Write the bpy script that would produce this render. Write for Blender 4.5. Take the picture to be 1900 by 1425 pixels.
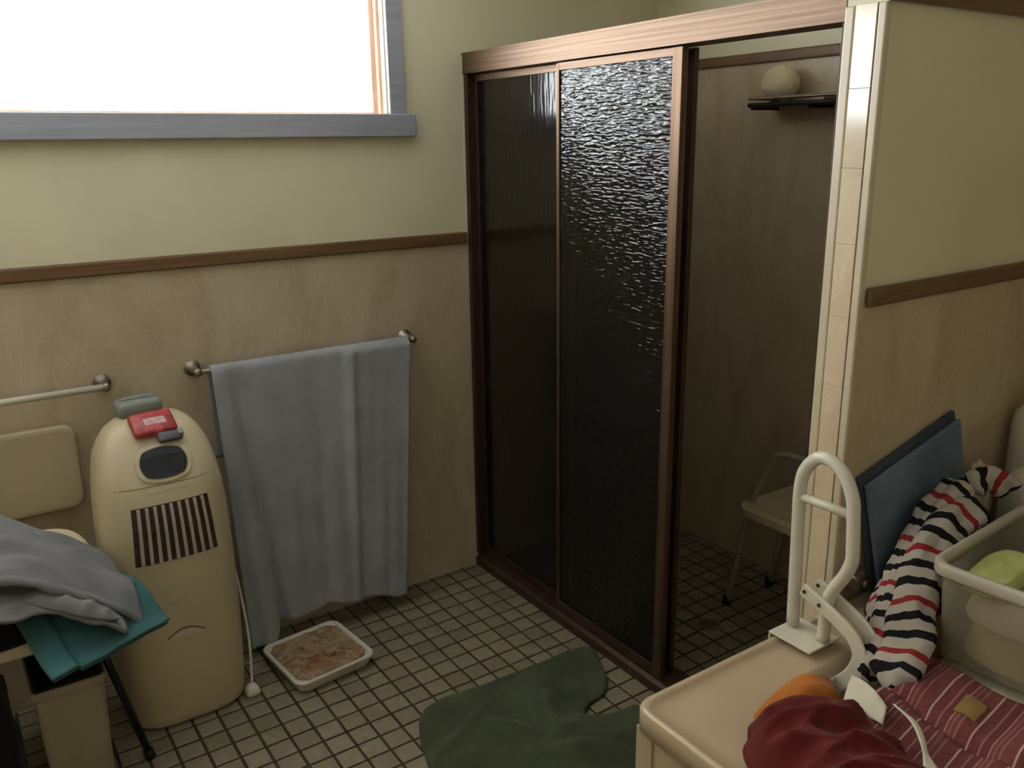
import bpy, bmesh, math, random
from mathutils import Vector, Matrix, noise

# ------------------------------------------------------------------ clear
for o in list(bpy.data.objects):
    bpy.data.objects.remove(o, do_unlink=True)
scene = bpy.context.scene
C = scene.collection
R = math.radians

# ------------------------------------------------------------------ camera, sky, exposure
cam_d = bpy.data.cameras.new('camera')
cam_d.sensor_width = 36.0
cam_d.lens = 1597.83 / 1900 * 36.0
cam_d.clip_start = 0.02
cam = bpy.data.objects.new('camera', cam_d)
cam.location = (-1.6883, -2.7990, 1.6965)
cam.rotation_euler = (R(74.2584), R(0.8309), R(-34.1731))
C.objects.link(cam)
scene.camera = cam

world = bpy.data.worlds.new('sky')
scene.world = world
world.use_nodes = True
bg = world.node_tree.nodes['Background']
bg.inputs['Color'].default_value = (0.86, 0.94, 1.0, 1)
bg.inputs['Strength'].default_value = 19.0

WX0, WX1, WZ0, WZ1 = -2.86, -0.300, 1.790, 2.36      # window opening
pd = bpy.data.lights.new('window_daylight', 'AREA')
pd.shape = 'RECTANGLE'
pd.size = WX1 - WX0
pd.size_y = WZ1 - WZ0
pd.cycles.is_portal = True
po = bpy.data.objects.new('window_daylight', pd)
po.location = ((WX0 + WX1) / 2, 0.118, (WZ0 + WZ1) / 2)
po.rotation_euler = (R(-90), 0, 0)
C.objects.link(po)

vs = scene.view_settings
vs.view_transform = 'Standard'
vs.look = 'None'
vs.gamma = 1.0
vs.use_curve_mapping = False
vs.exposure = 0.0
try:
    scene.cycles.use_denoising = True
    scene.cycles.max_bounces = 9
    scene.cycles.diffuse_bounces = 6
    scene.cycles.transmission_bounces = 4
    scene.cycles.sample_clamp_indirect = 8.0
    scene.cycles.caustics_reflective = False
    scene.cycles.caustics_refractive = False
except Exception:
    pass

# ------------------------------------------------------------------ materials
MATS = {}
def new_mat(name):
    m = bpy.data.materials.new(name)
    m.use_nodes = True
    MATS[name] = m
    nt = m.node_tree
    return m, nt, nt.nodes['Principled BSDF']

def N(nt, typ, **kw):
    n = nt.nodes.new(typ)
    for k, v in kw.items():
        if k in n.inputs.keys():
            n.inputs[k].default_value = v
        else:
            setattr(n, k, v)
    return n

def L(nt, a, b):
    nt.links.new(a, b)

def ramp(nt, fac, stops, interp='LINEAR'):
    r = nt.nodes.new('ShaderNodeValToRGB')
    r.color_ramp.interpolation = interp
    e = r.color_ramp.elements
    while len(e) > 1:
        e.remove(e[-1])
    e[0].position = stops[0][0]; e[0].color = (*stops[0][1], 1)
    for p, c in stops[1:]:
        x = e.new(p); x.color = (*c, 1)
    L(nt, fac, r.inputs['Fac'])
    return r.outputs['Color']

def mapping(nt, scale=(1, 1, 1), rot=(0, 0, 0)):
    g = nt.nodes.new('ShaderNodeNewGeometry')
    mp = nt.nodes.new('ShaderNodeMapping')
    mp.inputs['Scale'].default_value = scale
    mp.inputs['Rotation'].default_value = rot
    L(nt, g.outputs['Position'], mp.inputs['Vector'])
    return mp.outputs['Vector']

def bump(nt, bsdf, height, strength=0.3, dist=0.002):
    b = nt.nodes.new('ShaderNodeBump')
    b.inputs['Strength'].default_value = strength
    b.inputs['Distance'].default_value = dist
    L(nt, height, b.inputs['Height'])
    L(nt, b.outputs['Normal'], bsdf.inputs['Normal'])

def mat_plain(name, col, rough=0.5, var=0.12, scale=6, metal=0.0, bumpv=0.0, bscale=80, spec=0.5):
    m, nt, b = new_mat(name)
    v = mapping(nt)
    n = N(nt, 'ShaderNodeTexNoise', Scale=scale, Detail=4.0)
    L(nt, v, n.inputs['Vector'])
    lo = tuple(c * (1 - var) for c in col); hi = tuple(min(1, c * (1 + var)) for c in col)
    L(nt, ramp(nt, n.outputs['Fac'], [(0.3, lo), (0.7, hi)]), b.inputs['Base Color'])
    b.inputs['Roughness'].default_value = rough
    b.inputs['Metallic'].default_value = metal
    b.inputs['Specular IOR Level'].default_value = spec
    if bumpv:
        n2 = N(nt, 'ShaderNodeTexNoise', Scale=bscale, Detail=3.0)
        L(nt, v, n2.inputs['Vector'])
        bump(nt, b, n2.outputs['Fac'], bumpv, 0.003)
    return m

def mat_cloth(name, col, var=0.15, bumpv=0.5, bscale=260, rough=0.95):
    m = mat_plain(name, col, rough, var, 9, 0, bumpv, bscale, 0.15)
    m.node_tree.nodes['Principled BSDF'].inputs['Sheen Weight'].default_value = 0.1
    return m

def mat_wood(name, dark, light, axis='x', rough=0.45):
    m, nt, b = new_mat(name)
    sc = {'x': (1.5, 26, 26), 'y': (26, 1.5, 26), 'z': (26, 26, 1.5)}[axis]
    v = mapping(nt, sc)
    n = N(nt, 'ShaderNodeTexNoise', Scale=2.2, Detail=6.0, Distortion=0.6)
    L(nt, v, n.inputs['Vector'])
    L(nt, ramp(nt, n.outputs['Fac'], [(0.3, dark), (0.7, light)]), b.inputs['Base Color'])
    b.inputs['Roughness'].default_value = rough
    bump(nt, b, n.outputs['Fac'], 0.15, 0.001)
    return m

def mat_marble(name, base, vein, light, rough=0.28):
    m, nt, b = new_mat(name)
    v = mapping(nt, (2.2, 2.2, 1.0), (0, R(18), 0))
    n = N(nt, 'ShaderNodeTexNoise', Scale=2.2, Detail=7.0, Distortion=1.4)
    L(nt, v, n.inputs['Vector'])
    c = ramp(nt, n.outputs['Fac'], [(0.32, vein), (0.5, base), (0.68, light)])
    v2 = mapping(nt, (3.0, 3.0, 1.2), (0, R(-32), 0))
    w = N(nt, 'ShaderNodeTexNoise', Scale=3.0, Detail=3.0, Distortion=3.0)
    L(nt, v2, w.inputs['Vector'])
    vm = ramp(nt, w.outputs['Fac'], [(0.47, (0, 0, 0)), (0.5, (1, 1, 1)), (0.53, (0, 0, 0))])
    mx = nt.nodes.new('ShaderNodeMix'); mx.data_type = 'RGBA'
    ml = N(nt, 'ShaderNodeMath', operation='MULTIPLY'); ml.inputs[1].default_value = 0.25
    L(nt, vm, ml.inputs[0])
    L(nt, ml.outputs[0], mx.inputs['Factor'])
    L(nt, c, mx.inputs['A'])
    mx.inputs['B'].default_value = (*[min(1, x * 1.25) for x in light], 1)
    L(nt, mx.outputs['Result'], b.inputs['Base Color'])
    b.inputs['Roughness'].default_value = rough
    return m

GX, GY, PITCH = -0.8812, -0.8317, 0.07377
def mat_tile(name):
    m, nt, b = new_mat(name)
    g = nt.nodes.new('ShaderNodeNewGeometry')
    s = N(nt, 'ShaderNodeVectorMath', operation='SUBTRACT')
    s.inputs[1].default_value = (GX, GY, 0)
    L(nt, g.outputs['Position'], s.inputs[0])
    d = N(nt, 'ShaderNodeVectorMath', operation='DIVIDE')
    d.inputs[1].default_value = (PITCH, PITCH, 1000)
    L(nt, s.outputs[0], d.inputs[0])
    f = N(nt, 'ShaderNodeVectorMath', operation='FLOOR')
    L(nt, d.outputs[0], f.inputs[0])
    w = nt.nodes.new('ShaderNodeTexWhiteNoise')
    L(nt, f.outputs[0], w.inputs['Vector'])
    c = ramp(nt, w.outputs['Value'], [(0.0, (0.20, 0.170, 0.118)), (0.5, (0.245, 0.212, 0.150)), (0.85, (0.275, 0.238, 0.172)), (1.0, (0.225, 0.175, 0.128))])
    n = N(nt, 'ShaderNodeTexNoise', Scale=45, Detail=5.0)
    L(nt, g.outputs['Position'], n.inputs['Vector'])
    mx = nt.nodes.new('ShaderNodeMix'); mx.data_type = 'RGBA'; mx.blend_type = 'MULTIPLY'
    mx.inputs['Factor'].default_value = 0.5
    L(nt, c, mx.inputs['A'])
    L(nt, ramp(nt, n.outputs['Fac'], [(0.3, (0.62, 0.6, 0.55)), (0.65, (1, 1, 1))]), mx.inputs['B'])
    L(nt, mx.outputs['Result'], b.inputs['Base Color'])
    b.inputs['Roughness'].default_value = 0.5
    bump(nt, b, n.outputs['Fac'], 0.2, 0.001)
    return m

def mat_bands(name, bands, period, base, bumpv=0.5):
    """cloth with woven colour bands along UV.v (metres)"""
    m, nt, b = new_mat(name)
    uv = nt.nodes.new('ShaderNodeUVMap')
    sp = nt.nodes.new('ShaderNodeSeparateXYZ')
    L(nt, uv.outputs['UV'], sp.inputs[0])
    dv = N(nt, 'ShaderNodeMath', operation='DIVIDE'); dv.inputs[1].default_value = period
    L(nt, sp.outputs['Y'], dv.inputs[0])
    fr = N(nt, 'ShaderNodeMath', operation='FRACT')
    L(nt, dv.outputs[0], fr.inputs[0])
    stops = [(0.0, base)]
    for p0, p1, col in bands:
        stops += [(p0, col), (p1, base)]
    c = ramp(nt, fr.outputs[0], stops, 'CONSTANT')
    L(nt, c, b.inputs['Base Color'])
    b.inputs['Roughness'].default_value = 0.95
    b.inputs['Specular IOR Level'].default_value = 0.15
    n = N(nt, 'ShaderNodeTexNoise', Scale=260, Detail=3.0)
    L(nt, mapping(nt), n.inputs['Vector'])
    bump(nt, b, n.outputs['Fac'], bumpv, 0.003)
    return m

def mat_ripple_glass(name, scale, strength, dist):
    m, nt, b = new_mat(name)
    v = mapping(nt, scale)
    n = N(nt, 'ShaderNodeTexNoise', Scale=1.0, Detail=0.6, Roughness=0.5, Distortion=0.5)
    L(nt, v, n.inputs['Vector'])
    b.inputs['Base Color'].default_value = (0.075, 0.063, 0.052, 1)
    b.inputs['Transmission Weight'].default_value = 0.9
    b.inputs['Roughness'].default_value = 0.12
    b.inputs['IOR'].default_value = 1.42
    bump(nt, b, n.outputs['Fac'], strength, dist)
    return m

paint = mat_plain('cream_paint', (0.72, 0.67, 0.495), 0.6, 0.05, 3, 0, 0.06, 60, 0.3)
ceil_m = mat_plain('ceiling_paint', (0.86, 0.84, 0.77), 0.8, 0.03)
marble = mat_marble('beige_marble_panel', (0.52, 0.425, 0.305), (0.455, 0.36, 0.255), (0.57, 0.48, 0.36))
dado_m = mat_wood('dado_wood', (0.12, 0.062, 0.028), (0.19, 0.105, 0.05), 'x')
dado_y = mat_wood('dado_wood_side', (0.12, 0.062, 0.028), (0.19, 0.105, 0.05), 'y')
casing_m = mat_wood('casing_wood_glare_tint', (0.30, 0.305, 0.375), (0.38, 0.385, 0.46), 'x', 0.5)  # brown wood coloured blue-grey to paint in the window's veiling glare
jamb_m = mat_wood('window_jamb_wood', (0.58, 0.40, 0.29), (0.74, 0.57, 0.44), 'z', 0.5)
grout = mat_plain('floor_grout', (0.042, 0.030, 0.014), 0.9, 0.25, 12)
tile_m = mat_tile('floor_tile')
jamb_tile = mat_marble('column_tile', (0.70, 0.57, 0.42), (0.64, 0.51, 0.37), (0.75, 0.63, 0.475), 0.13)
jamb_tile.node_tree.nodes['Principled BSDF'].inputs['Specular IOR Level'].default_value = 0.9
jamb_edge = mat_plain('column_edge_trim', (0.62, 0.52, 0.385), 0.35, 0.06, 8)
joint_m = mat_plain('column_joint', (0.20, 0.14, 0.08), 0.8)

# window glass: clear, thin
pane_m, nt, b = new_mat('window_pane')
tr = nt.nodes.new('ShaderNodeBsdfTransparent'); gl = nt.nodes.new('ShaderNodeBsdfGlossy')
gl.inputs['Roughness'].default_value = 0.03
mxs = nt.nodes.new('ShaderNodeMixShader'); mxs.inputs[0].default_value = 0.05
L(nt, tr.outputs[0], mxs.inputs[1]); L(nt, gl.outputs[0], mxs.inputs[2])
L(nt, mxs.outputs[0], nt.nodes['Material Output'].inputs['Surface'])

# shower screen: bronze anodised aluminium, brushed along the rail
def mat_bronze(name, sc):
    m, nt, b = new_mat(name)
    n = N(nt, 'ShaderNodeTexNoise', Scale=1.0, Detail=3.0)
    L(nt, mapping(nt, sc), n.inputs['Vector'])
    L(nt, ramp(nt, n.outputs['Fac'], [(0.35, (0.140, 0.088, 0.060)), (0.65, (0.205, 0.138, 0.094))]), b.inputs['Base Color'])
    b.inputs['Metallic'].default_value = 0.8
    b.inputs['Roughness'].default_value = 0.5
    bump(nt, b, n.outputs['Fac'], 0.25, 0.001)
    return m
bronze_h = mat_bronze('bronze_rail', (30, 1.5, 130))
bronze_v = mat_bronze('bronze_stile', (60, 60, 2))
bronze_v.node_tree.nodes['Principled BSDF'].inputs['Metallic'].default_value = 0.95
bronze_dark = mat_plain('dark_bronze', (0.050, 0.025, 0.017), 0.5, 0.2, 20, 0.3)
glass_rip = mat_ripple_glass('rippled_bronze_glass', (1, 30, 140), 1.0, 0.0044)
glass_vert = mat_ripple_glass('reeded_bronze_glass', (1, 75, 11), 1.0, 0.0010)

ac_m = mat_plain('cooler_plastic', (0.56, 0.48, 0.33), 0.32, 0.05, 5)
ac_dark = mat_plain('cooler_grille_cavity', (0.045, 0.026, 0.02), 0.6, 0.3, 30)
ac_slat = mat_plain('cooler_slat', (0.46, 0.39, 0.33), 0.5)
ac_scr = mat_plain('cooler_display', (0.02, 0.022, 0.03), 0.15, 0.2, 30)
chrome = mat_plain('worn_chrome', (0.34, 0.30, 0.25), 0.4, 0.15, 30, 0.9)
towel_m = mat_cloth('grey_blue_terry', (0.345, 0.36, 0.395), 0.10, 0.9, 320)
grey_m = mat_cloth('grey_jersey', (0.185, 0.19, 0.215), 0.12, 0.2)
grey2_m = mat_cloth('pale_grey_jersey', (0.21, 0.21, 0.225), 0.12, 0.2)
turq_m = mat_cloth('turquoise_cotton', (0.045, 0.125, 0.140), 0.12, 0.35)
turq_hem = mat_cloth('turquoise_hem', (0.025, 0.075, 0.088), 0.1, 0.35)
black_m = mat_cloth('black_cotton', (0.012, 0.011, 0.012), 0.2, 0.3)
cream_c = mat_cloth('cream_cotton', (0.62, 0.55, 0.38), 0.1, 0.3)
green_m = mat_cloth('green_pile', (0.060, 0.073, 0.044), 0.3, 1.0, 180)
red_m = mat_cloth('maroon_cotton', (0.115, 0.014, 0.016), 0.2, 0.35)
orange_m = mat_cloth('orange_cotton', (0.50, 0.17, 0.035), 0.2, 0.35)
white_c = mat_cloth('white_cotton', (0.72, 0.68, 0.60), 0.06, 0.3)
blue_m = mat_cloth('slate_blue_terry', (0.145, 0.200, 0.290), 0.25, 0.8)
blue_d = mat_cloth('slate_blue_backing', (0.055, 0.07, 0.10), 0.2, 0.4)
stripe_m = mat_bands('banded_towel', [(0.02, 0.165, (0.012, 0.013, 0.016)), (0.35, 0.495, (0.012, 0.013, 0.016)),
                                      (0.68, 0.795, (0.30, 0.03, 0.035))], 0.140, (0.46, 0.415, 0.385))
pink_m = mat_bands('pink_striped_cotton', [(0.04, 0.085, (0.50, 0.34, 0.33)), (0.10, 0.30, (0.175, 0.052, 0.058)),
                                           (0.30, 0.34, (0.30, 0.14, 0.145)), (0.36, 0.52, (0.16, 0.046, 0.054)),
                                           (0.52, 0.55, (0.40, 0.24, 0.24)), (0.62, 0.66, (0.26, 0.12, 0.12)),
                                           (0.74, 0.78, (0.30, 0.15, 0.15))], 0.085, (0.20, 0.062, 0.07))
bath_m = mat_plain('cream_enamel', (0.53, 0.415, 0.30), 0.22, 0.04, 4)
panel_m = mat_plain('cream_bath_panel', (0.50, 0.395, 0.27), 0.35, 0.05, 4)
white_e = mat_plain('white_enamel_steel', (0.70, 0.665, 0.60), 0.25, 0.05, 8)
bolt_m = mat_plain('dark_bolt', (0.12, 0.10, 0.08), 0.4, 0.1, 20, 0.6)
white_p = mat_plain('white_plastic', (0.62, 0.58, 0.49), 0.35, 0.06, 6)
cream_p = mat_plain('cream_plastic', (0.52, 0.45, 0.31), 0.4, 0.08, 6)
china = mat_plain('cream_china', (0.50, 0.42, 0.285), 0.25, 0.05, 4)
bin_m = mat_plain('dull_cream_plastic', (0.32, 0.275, 0.20), 0.45, 0.08, 6)
dark_metal = mat_plain('black_steel', (0.015, 0.014, 0.013), 0.4, 0.2, 20, 0.4)
rubber = mat_plain('black_rubber', (0.01, 0.01, 0.01), 0.7)
red_pack = mat_plain('red_packet_film', (0.42, 0.05, 0.06), 0.35, 0.45, 40)
teal_pack = mat_plain('grey_teal_card', (0.20, 0.225, 0.215), 0.5, 0.2, 20)
navy_pack = mat_plain('dark_blue_card', (0.07, 0.075, 0.10), 0.5, 0.2, 30)
green_c = mat_plain('lime_green_cloth', (0.48, 0.54, 0.20), 0.9, 0.2, 14)
mauve_c = mat_plain('pale_pink_cloth', (0.62, 0.49, 0.46), 0.9, 0.15, 14)
yell_c = mat_plain('straw_yellow_cloth', (0.62, 0.50, 0.30), 0.9, 0.15, 14)
grey_c = mat_plain('dark_grey_cloth', (0.30, 0.28, 0.25), 0.9, 0.15, 14)
yellow_patch = mat_cloth('yellow_patch', (0.27, 0.165, 0.055), 0.2, 0.3)

# translucent polypropylene
tub_m, nt, b = new_mat('milky_polypropylene')
trl = nt.nodes.new('ShaderNodeBsdfTranslucent'); trl.inputs['Color'].default_value = (0.82, 0.76, 0.67, 1)
tra = nt.nodes.new('ShaderNodeBsdfTransparent'); tra.inputs['Color'].default_value = (0.9, 0.9, 0.86, 1)
dif = nt.nodes.new('ShaderNodeBsdfDiffuse'); dif.inputs['Color'].default_value = (0.78, 0.73, 0.65, 1)
glo = nt.nodes.new('ShaderNodeBsdfGlossy'); glo.inputs['Roughness'].default_value = 0.25
m1 = nt.nodes.new('ShaderNodeMixShader'); m1.inputs[0].default_value = 0.5
L(nt, trl.outputs[0], m1.inputs[1]); L(nt, dif.outputs[0], m1.inputs[2])
m2 = nt.nodes.new('ShaderNodeMixShader'); m2.inputs[0].default_value = 0.76
L(nt, m1.outputs[0], m2.inputs[1]); L(nt, tra.outputs[0], m2.inputs[2])
m3 = nt.nodes.new('ShaderNodeMixShader'); m3.inputs[0].default_value = 0.05
L(nt, m2.outputs[0], m3.inputs[1]); L(nt, glo.outputs[0], m3.inputs[2])
L(nt, m3.outputs[0], nt.nodes['Material Output'].inputs['Surface'])

rim_m = mat_plain('milky_rim', (0.52, 0.48, 0.42), 0.35, 0.05, 6)
# mottled top of the floor tray
mott, nt, b = new_mat('mottled_brown_top')
vv = mapping(nt)
n1 = N(nt, 'ShaderNodeTexNoise', Scale=22, Detail=6.0, Distortion=1.2); L(nt, vv, n1.inputs['Vector'])
L(nt, ramp(nt, n1.outputs['Fac'], [(0.30, (0.09, 0.045, 0.028)), (0.42, (0.30, 0.13, 0.07)), (0.5, (0.24, 0.19, 0.10)),
                                   (0.60, (0.38, 0.27, 0.17)), (0.72, (0.20, 0.085, 0.06))]), b.inputs['Base Color'])
b.inputs['Roughness'].default_value = 0.8
bump(nt, b, n1.outputs['Fac'], 0.6, 0.004)

# ------------------------------------------------------------------ object helpers
WLOC = {}
def thing(name, label, cat, loc=(0, 0, 0), group=None, kind=None):
    o = bpy.data.objects.new(name, None)
    o.empty_display_size = 0.05
    o.location = loc
    C.objects.link(o)
    WLOC[o] = Vector(loc)
    if label: o['label'] = label
    if cat: o['category'] = cat
    if group: o['group'] = group
    if kind: o['kind'] = kind
    return o

def tag(o, label=None, cat=None, group=None, kind=None):
    if label: o['label'] = label
    if cat: o['category'] = cat
    if group: o['group'] = group
    if kind: o['kind'] = kind
    return o

def add(name, bm, mat, parent=None, smooth=False, sub=0, bevel=0.0, bseg=2, solid=0.0, origin=None):
    """bm is in world coordinates; the object's origin goes to its parent's origin, or to its own base."""
    bmesh.ops.recalc_face_normals(bm, faces=bm.faces)
    me = bpy.data.meshes.new(name)
    if parent is not None:
        off = WLOC[parent]
    elif origin is not None:
        off = Vector(origin)
    else:
        vs_ = [v.co for v in bm.verts]
        off = Vector(((min(v.x for v in vs_) + max(v.x for v in vs_)) / 2,
                      (min(v.y for v in vs_) + max(v.y for v in vs_)) / 2, min(v.z for v in vs_)))
    for v in bm.verts:
        v.co -= off
    bm.to_mesh(me); bm.free()
    if smooth:
        for p in me.polygons: p.use_smooth = True
    me.materials.append(mat)
    o = bpy.data.objects.new(name, me)
    C.objects.link(o)
    if parent is not None:
        o.parent = parent
        WLOC[o] = off.copy()
    else:
        o.location = off
        WLOC[o] = off.copy()
    if solid:
        md = o.modifiers.new('thickness', 'SOLIDIFY'); md.thickness = solid; md.offset = 0
    if bevel:
        md = o.modifiers.new('bevel', 'BEVEL'); md.width = bevel; md.segments = bseg; md.limit_method = 'ANGLE'
        md.angle_limit = R(40)
    if sub:
        md = o.modifiers.new('subd', 'SUBSURF'); md.levels = sub; md.render_levels = sub
    return o

def box(bm, x0, x1, y0, y1, z0, z1):
    v = [bm.verts.new(p) for p in ((x0, y0, z0), (x1, y0, z0), (x1, y1, z0), (x0, y1, z0),
                                   (x0, y0, z1), (x1, y0, z1), (x1, y1, z1), (x0, y1, z1))]
    for f in ((0, 3, 2, 1), (4, 5, 6, 7), (0, 1, 5, 4), (1, 2, 6, 5), (2, 3, 7, 6), (3, 0, 4, 7)):
        bm.faces.new([v[i] for i in f])
    return v

def B(*args):
    bm = bmesh.new(); box(bm, *args); return bm

def sweep(bm, path, rad, seg=12, flat=None, cap=True):
    """round (or flat = (a, b) elliptical) bar along path"""
    pts = [Vector(p) for p in path]
    n = len(pts)
    if not isinstance(rad, (list, tuple)): rad = [rad] * n
    t0 = (pts[1] - pts[0]).normalized()
    up = Vector((0, 0, 1)) if abs(t0.z) < 0.9 else Vector((1, 0, 0))
    nrm = (up - t0 * up.dot(t0)).normalized()
    rings = []
    for i, p in enumerate(pts):
        if i == 0: t = t0
        elif i == n - 1: t = (pts[-1] - pts[-2]).normalized()
        else: t = ((pts[i + 1] - p).normalized() + (p - pts[i - 1]).normalized()).normalized()
        nrm = (nrm - t * nrm.dot(t)).normalized()
        bi = t.cross(nrm)
        ring = []
        for k in range(seg):
            a = 2 * math.pi * k / seg
            ca, sa = math.cos(a), math.sin(a)
            if flat: ca *= flat[0]; sa *= flat[1]
            ring.append(bm.verts.new(p + (nrm * ca + bi * sa) * rad[i]))
        rings.append(ring)
    for i in range(n - 1):
        for k in range(seg):
            bm.faces.new((rings[i][k], rings[i][(k + 1) % seg], rings[i + 1][(k + 1) % seg], rings[i + 1][k]))
    if cap:
        bm.faces.new(rings[0][::-1]); bm.faces.new(rings[-1])
    return rings

def S(*a, **k):
    bm = bmesh.new(); sweep(bm, *a, **k); return bm

def smooth_path(pts, n=8):
    """Catmull-Rom through pts"""
    P = [Vector(p) for p in pts]
    P = [P[0] * 2 - P[1]] + P + [P[-1] * 2 - P[-2]]
    out = []
    for i in range(1, len(P) - 2):
        for k in range(n):
            t = k / n
            a, b_, c, d = P[i - 1], P[i], P[i + 1], P[i + 2]
            out.append(0.5 * ((2 * b_) + (c - a) * t + (2 * a - 5 * b_ + 4 * c - d) * t * t + (3 * b_ - a - 3 * c + d) * t ** 3))
    out.append(P[-2])
    return out

def lathe(bm, cx, cy, prof, seg=28, axis='z', sx=1, sy=1):
    rings = []
    for r, z in prof:
        ring = []
        for k in range(seg):
            a = 2 * math.pi * k / seg
            if axis == 'z': co = (cx + r * math.cos(a) * sx, cy + r * math.sin(a) * sy, z)
            else: co = (cx[0] + r * math.cos(a), z, cx[1] + r * math.sin(a))
            ring.append(bm.verts.new(co))
        rings.append(ring)
    for i in range(len(rings) - 1):
        for k in range(seg):
            bm.faces.new((rings[i][k], rings[i][(k + 1) % seg], rings[i + 1][(k + 1) % seg], rings[i + 1][k]))
    bm.faces.new(rings[0][::-1]); bm.faces.new(rings[-1])

def LATHE(*a, **k):
    bm = bmesh.new(); lathe(bm, *a, **k); return bm

def rrect(cx, cy, hx, hy, r, seg=6):
    pts = []
    for sx, sy, a0 in ((1, 1, 0), (-1, 1, 90), (-1, -1, 180), (1, -1, 270)):
        for k in range(seg + 1):
            a = R(a0 + 90 * k / seg)
            pts.append((cx + sx * (hx - r) + r * math.cos(a), cy + sy * (hy - r) + r * math.sin(a)))
    return pts

def loft(bm, loops, cap0=True, cap1=True, rot=0.0, piv=(0, 0)):
    rings = []
    c, s = math.cos(rot), math.sin(rot)
    for pts, z in loops:
        ring = []
        for x, y in pts:
            dx, dy = x - piv[0], y - piv[1]
            ring.append(bm.verts.new((piv[0] + dx * c - dy * s, piv[1] + dx * s + dy * c, z)))
        rings.append(ring)
    n = len(rings[0])
    for i in range(len(rings) - 1):
        for k in range(n):
            bm.faces.new((rings[i][k], rings[i][(k + 1) % n], rings[i + 1][(k + 1) % n], rings[i + 1][k]))
    if cap0: bm.faces.new(rings[0][::-1])
    if cap1: bm.faces.new(rings[-1])
    return rings

def LOFT(*a, **k):
    bm = bmesh.new(); loft(bm, *a, **k); return bm

def patch(nu, nv, fn, uvfn=None):
    bm = bmesh.new()
    g = [[bm.verts.new(fn(i / nu, j / nv)) for j in range(nv + 1)] for i in range(nu + 1)]
    lay = bm.loops.layers.uv.new('UVMap') if uvfn else None
    for i in range(nu):
        for j in range(nv):
            f = bm.faces.new((g[i][j], g[i + 1][j], g[i + 1][j + 1], g[i][j + 1]))
            if lay:
                for lp, (a, b_) in zip(f.loops, ((i, j), (i + 1, j), (i + 1, j + 1), (i, j + 1))):
                    lp[lay].uv = uvfn(a / nu, b_ / nv)
    return bm

def nz(x, y, z=0.0):
    return noise.noise(Vector((x, y, z)))

def ridge(x, y, z=0.0):
    return 1 - 2 * abs(noise.noise(Vector((x, y, z))))

def heap(cx, cy, rx, ry, rot, z0, h, seed, fold=0.02, fscale=(5, 14), frot=0.4, edge=0.12, p=2.4, tilt=(0, 0), nr=26, nt=88):
    """crumpled cloth heap: a draped dome with creases and an uneven hem, closed below"""
    bm = bmesh.new()
    c, s = math.cos(rot), math.sin(rot)
    cf, sf = math.cos(frot), math.sin(frot)
    rings = []
    for i in range(nr + 1):
        r = i / nr
        ring = []
        for k in range(nt):
            a = 2 * math.pi * k / nt
            e = 1 + edge * (nz(math.cos(a) * 1.7, math.sin(a) * 1.7, seed) * 1.4 + 0.5 * nz(math.cos(a) * 4, math.sin(a) * 4, seed + 3))
            # squarer than an ellipse
            q = (abs(math.cos(a)) ** 3 + abs(math.sin(a)) ** 3) ** (-1 / 3)
            lx, ly = rx * r * e * q * math.cos(a), ry * r * e * q * math.sin(a)
            x, y = cx + lx * c - ly * s, cy + lx * s + ly * c
            u, v = (lx * cf - ly * sf), (lx * sf + ly * cf)
            f = ridge(u * fscale[0] + seed, v * fscale[1], seed * 1.3) * 0.7 + ridge(u * fscale[0] * 2.1, v * fscale[1] * 2.3, seed + 7) * 0.3
            z = z0 + (h + tilt[0] * lx / rx + tilt[1] * ly / ry) * (1 - r ** p) + fold * f * (1 - 0.55 * r ** 6)
            z = max(z, z0 + 0.004 + 0.004 * (1 - r))
            ring.append(bm.verts.new((x, y, z)))
        rings.append(ring)
    for i in range(1, nr):
        for k in range(nt):
            bm.faces.new((rings[i][k], rings[i][(k + 1) % nt], rings[i + 1][(k + 1) % nt], rings[i + 1][k]))
    cen = bm.verts.new(sum((v.co for v in rings[1]), Vector()) / nt)
    for k in range(nt):
        bm.faces.new((cen, rings[1][k], rings[1][(k + 1) % nt]))
    for v in rings[0]: bm.verts.remove(v)
    low = [bm.verts.new((v.co.x, v.co.y, z0)) for v in rings[-1]]
    for k in range(nt):
        bm.faces.new((rings[-1][k], rings[-1][(k + 1) % nt], low[(k + 1) % nt], low[k]))
    bm.faces.new(low)
    return bm

# ------------------------------------------------------------------ the setting
D2, COLY, X1 = -1.6735, -1.577, 0.943
XL, YB, ZC = -3.05, -3.20, 2.46
T = 0.12
DB, DT = 1.3305, 1.3735                      # dado rail heights

floor = add('floor', B(XL - T, X1 + T, YB - T, T, -0.10, -0.004), grout, None, origin=(0, 0, 0))
tag(floor, 'floor of small beige square mosaic tiles with dark grout', kind='structure')

# tiles: the ones that show largest are objects, the rest one joined part
Rm = cam.rotation_euler.to_matrix()
def to_px(p):
    q = Rm.transposed() @ (Vector(p) - cam.location)
    if q.z > -0.05: return None
    return (950 + 1597.83 * q.x / -q.z, 712.5 - 1597.83 * q.y / -q.z, -q.z)

def hidden(x, y):
    if -1.40 < x < -1.07 and -0.34 < y < -0.05: return True     # air cooler
    if -1.62 < x < -1.50 and -0.52 < y < -0.28: return True     # bin
    if -0.92 < x < -0.70 and -0.39 < y < -0.19: return True     # tray
    if -0.62 < x < -0.30 and -1.45 < y < -0.80: return True     # mat
    if x > -0.60 and y < -1.62: return True                     # bath
    return False

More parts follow.
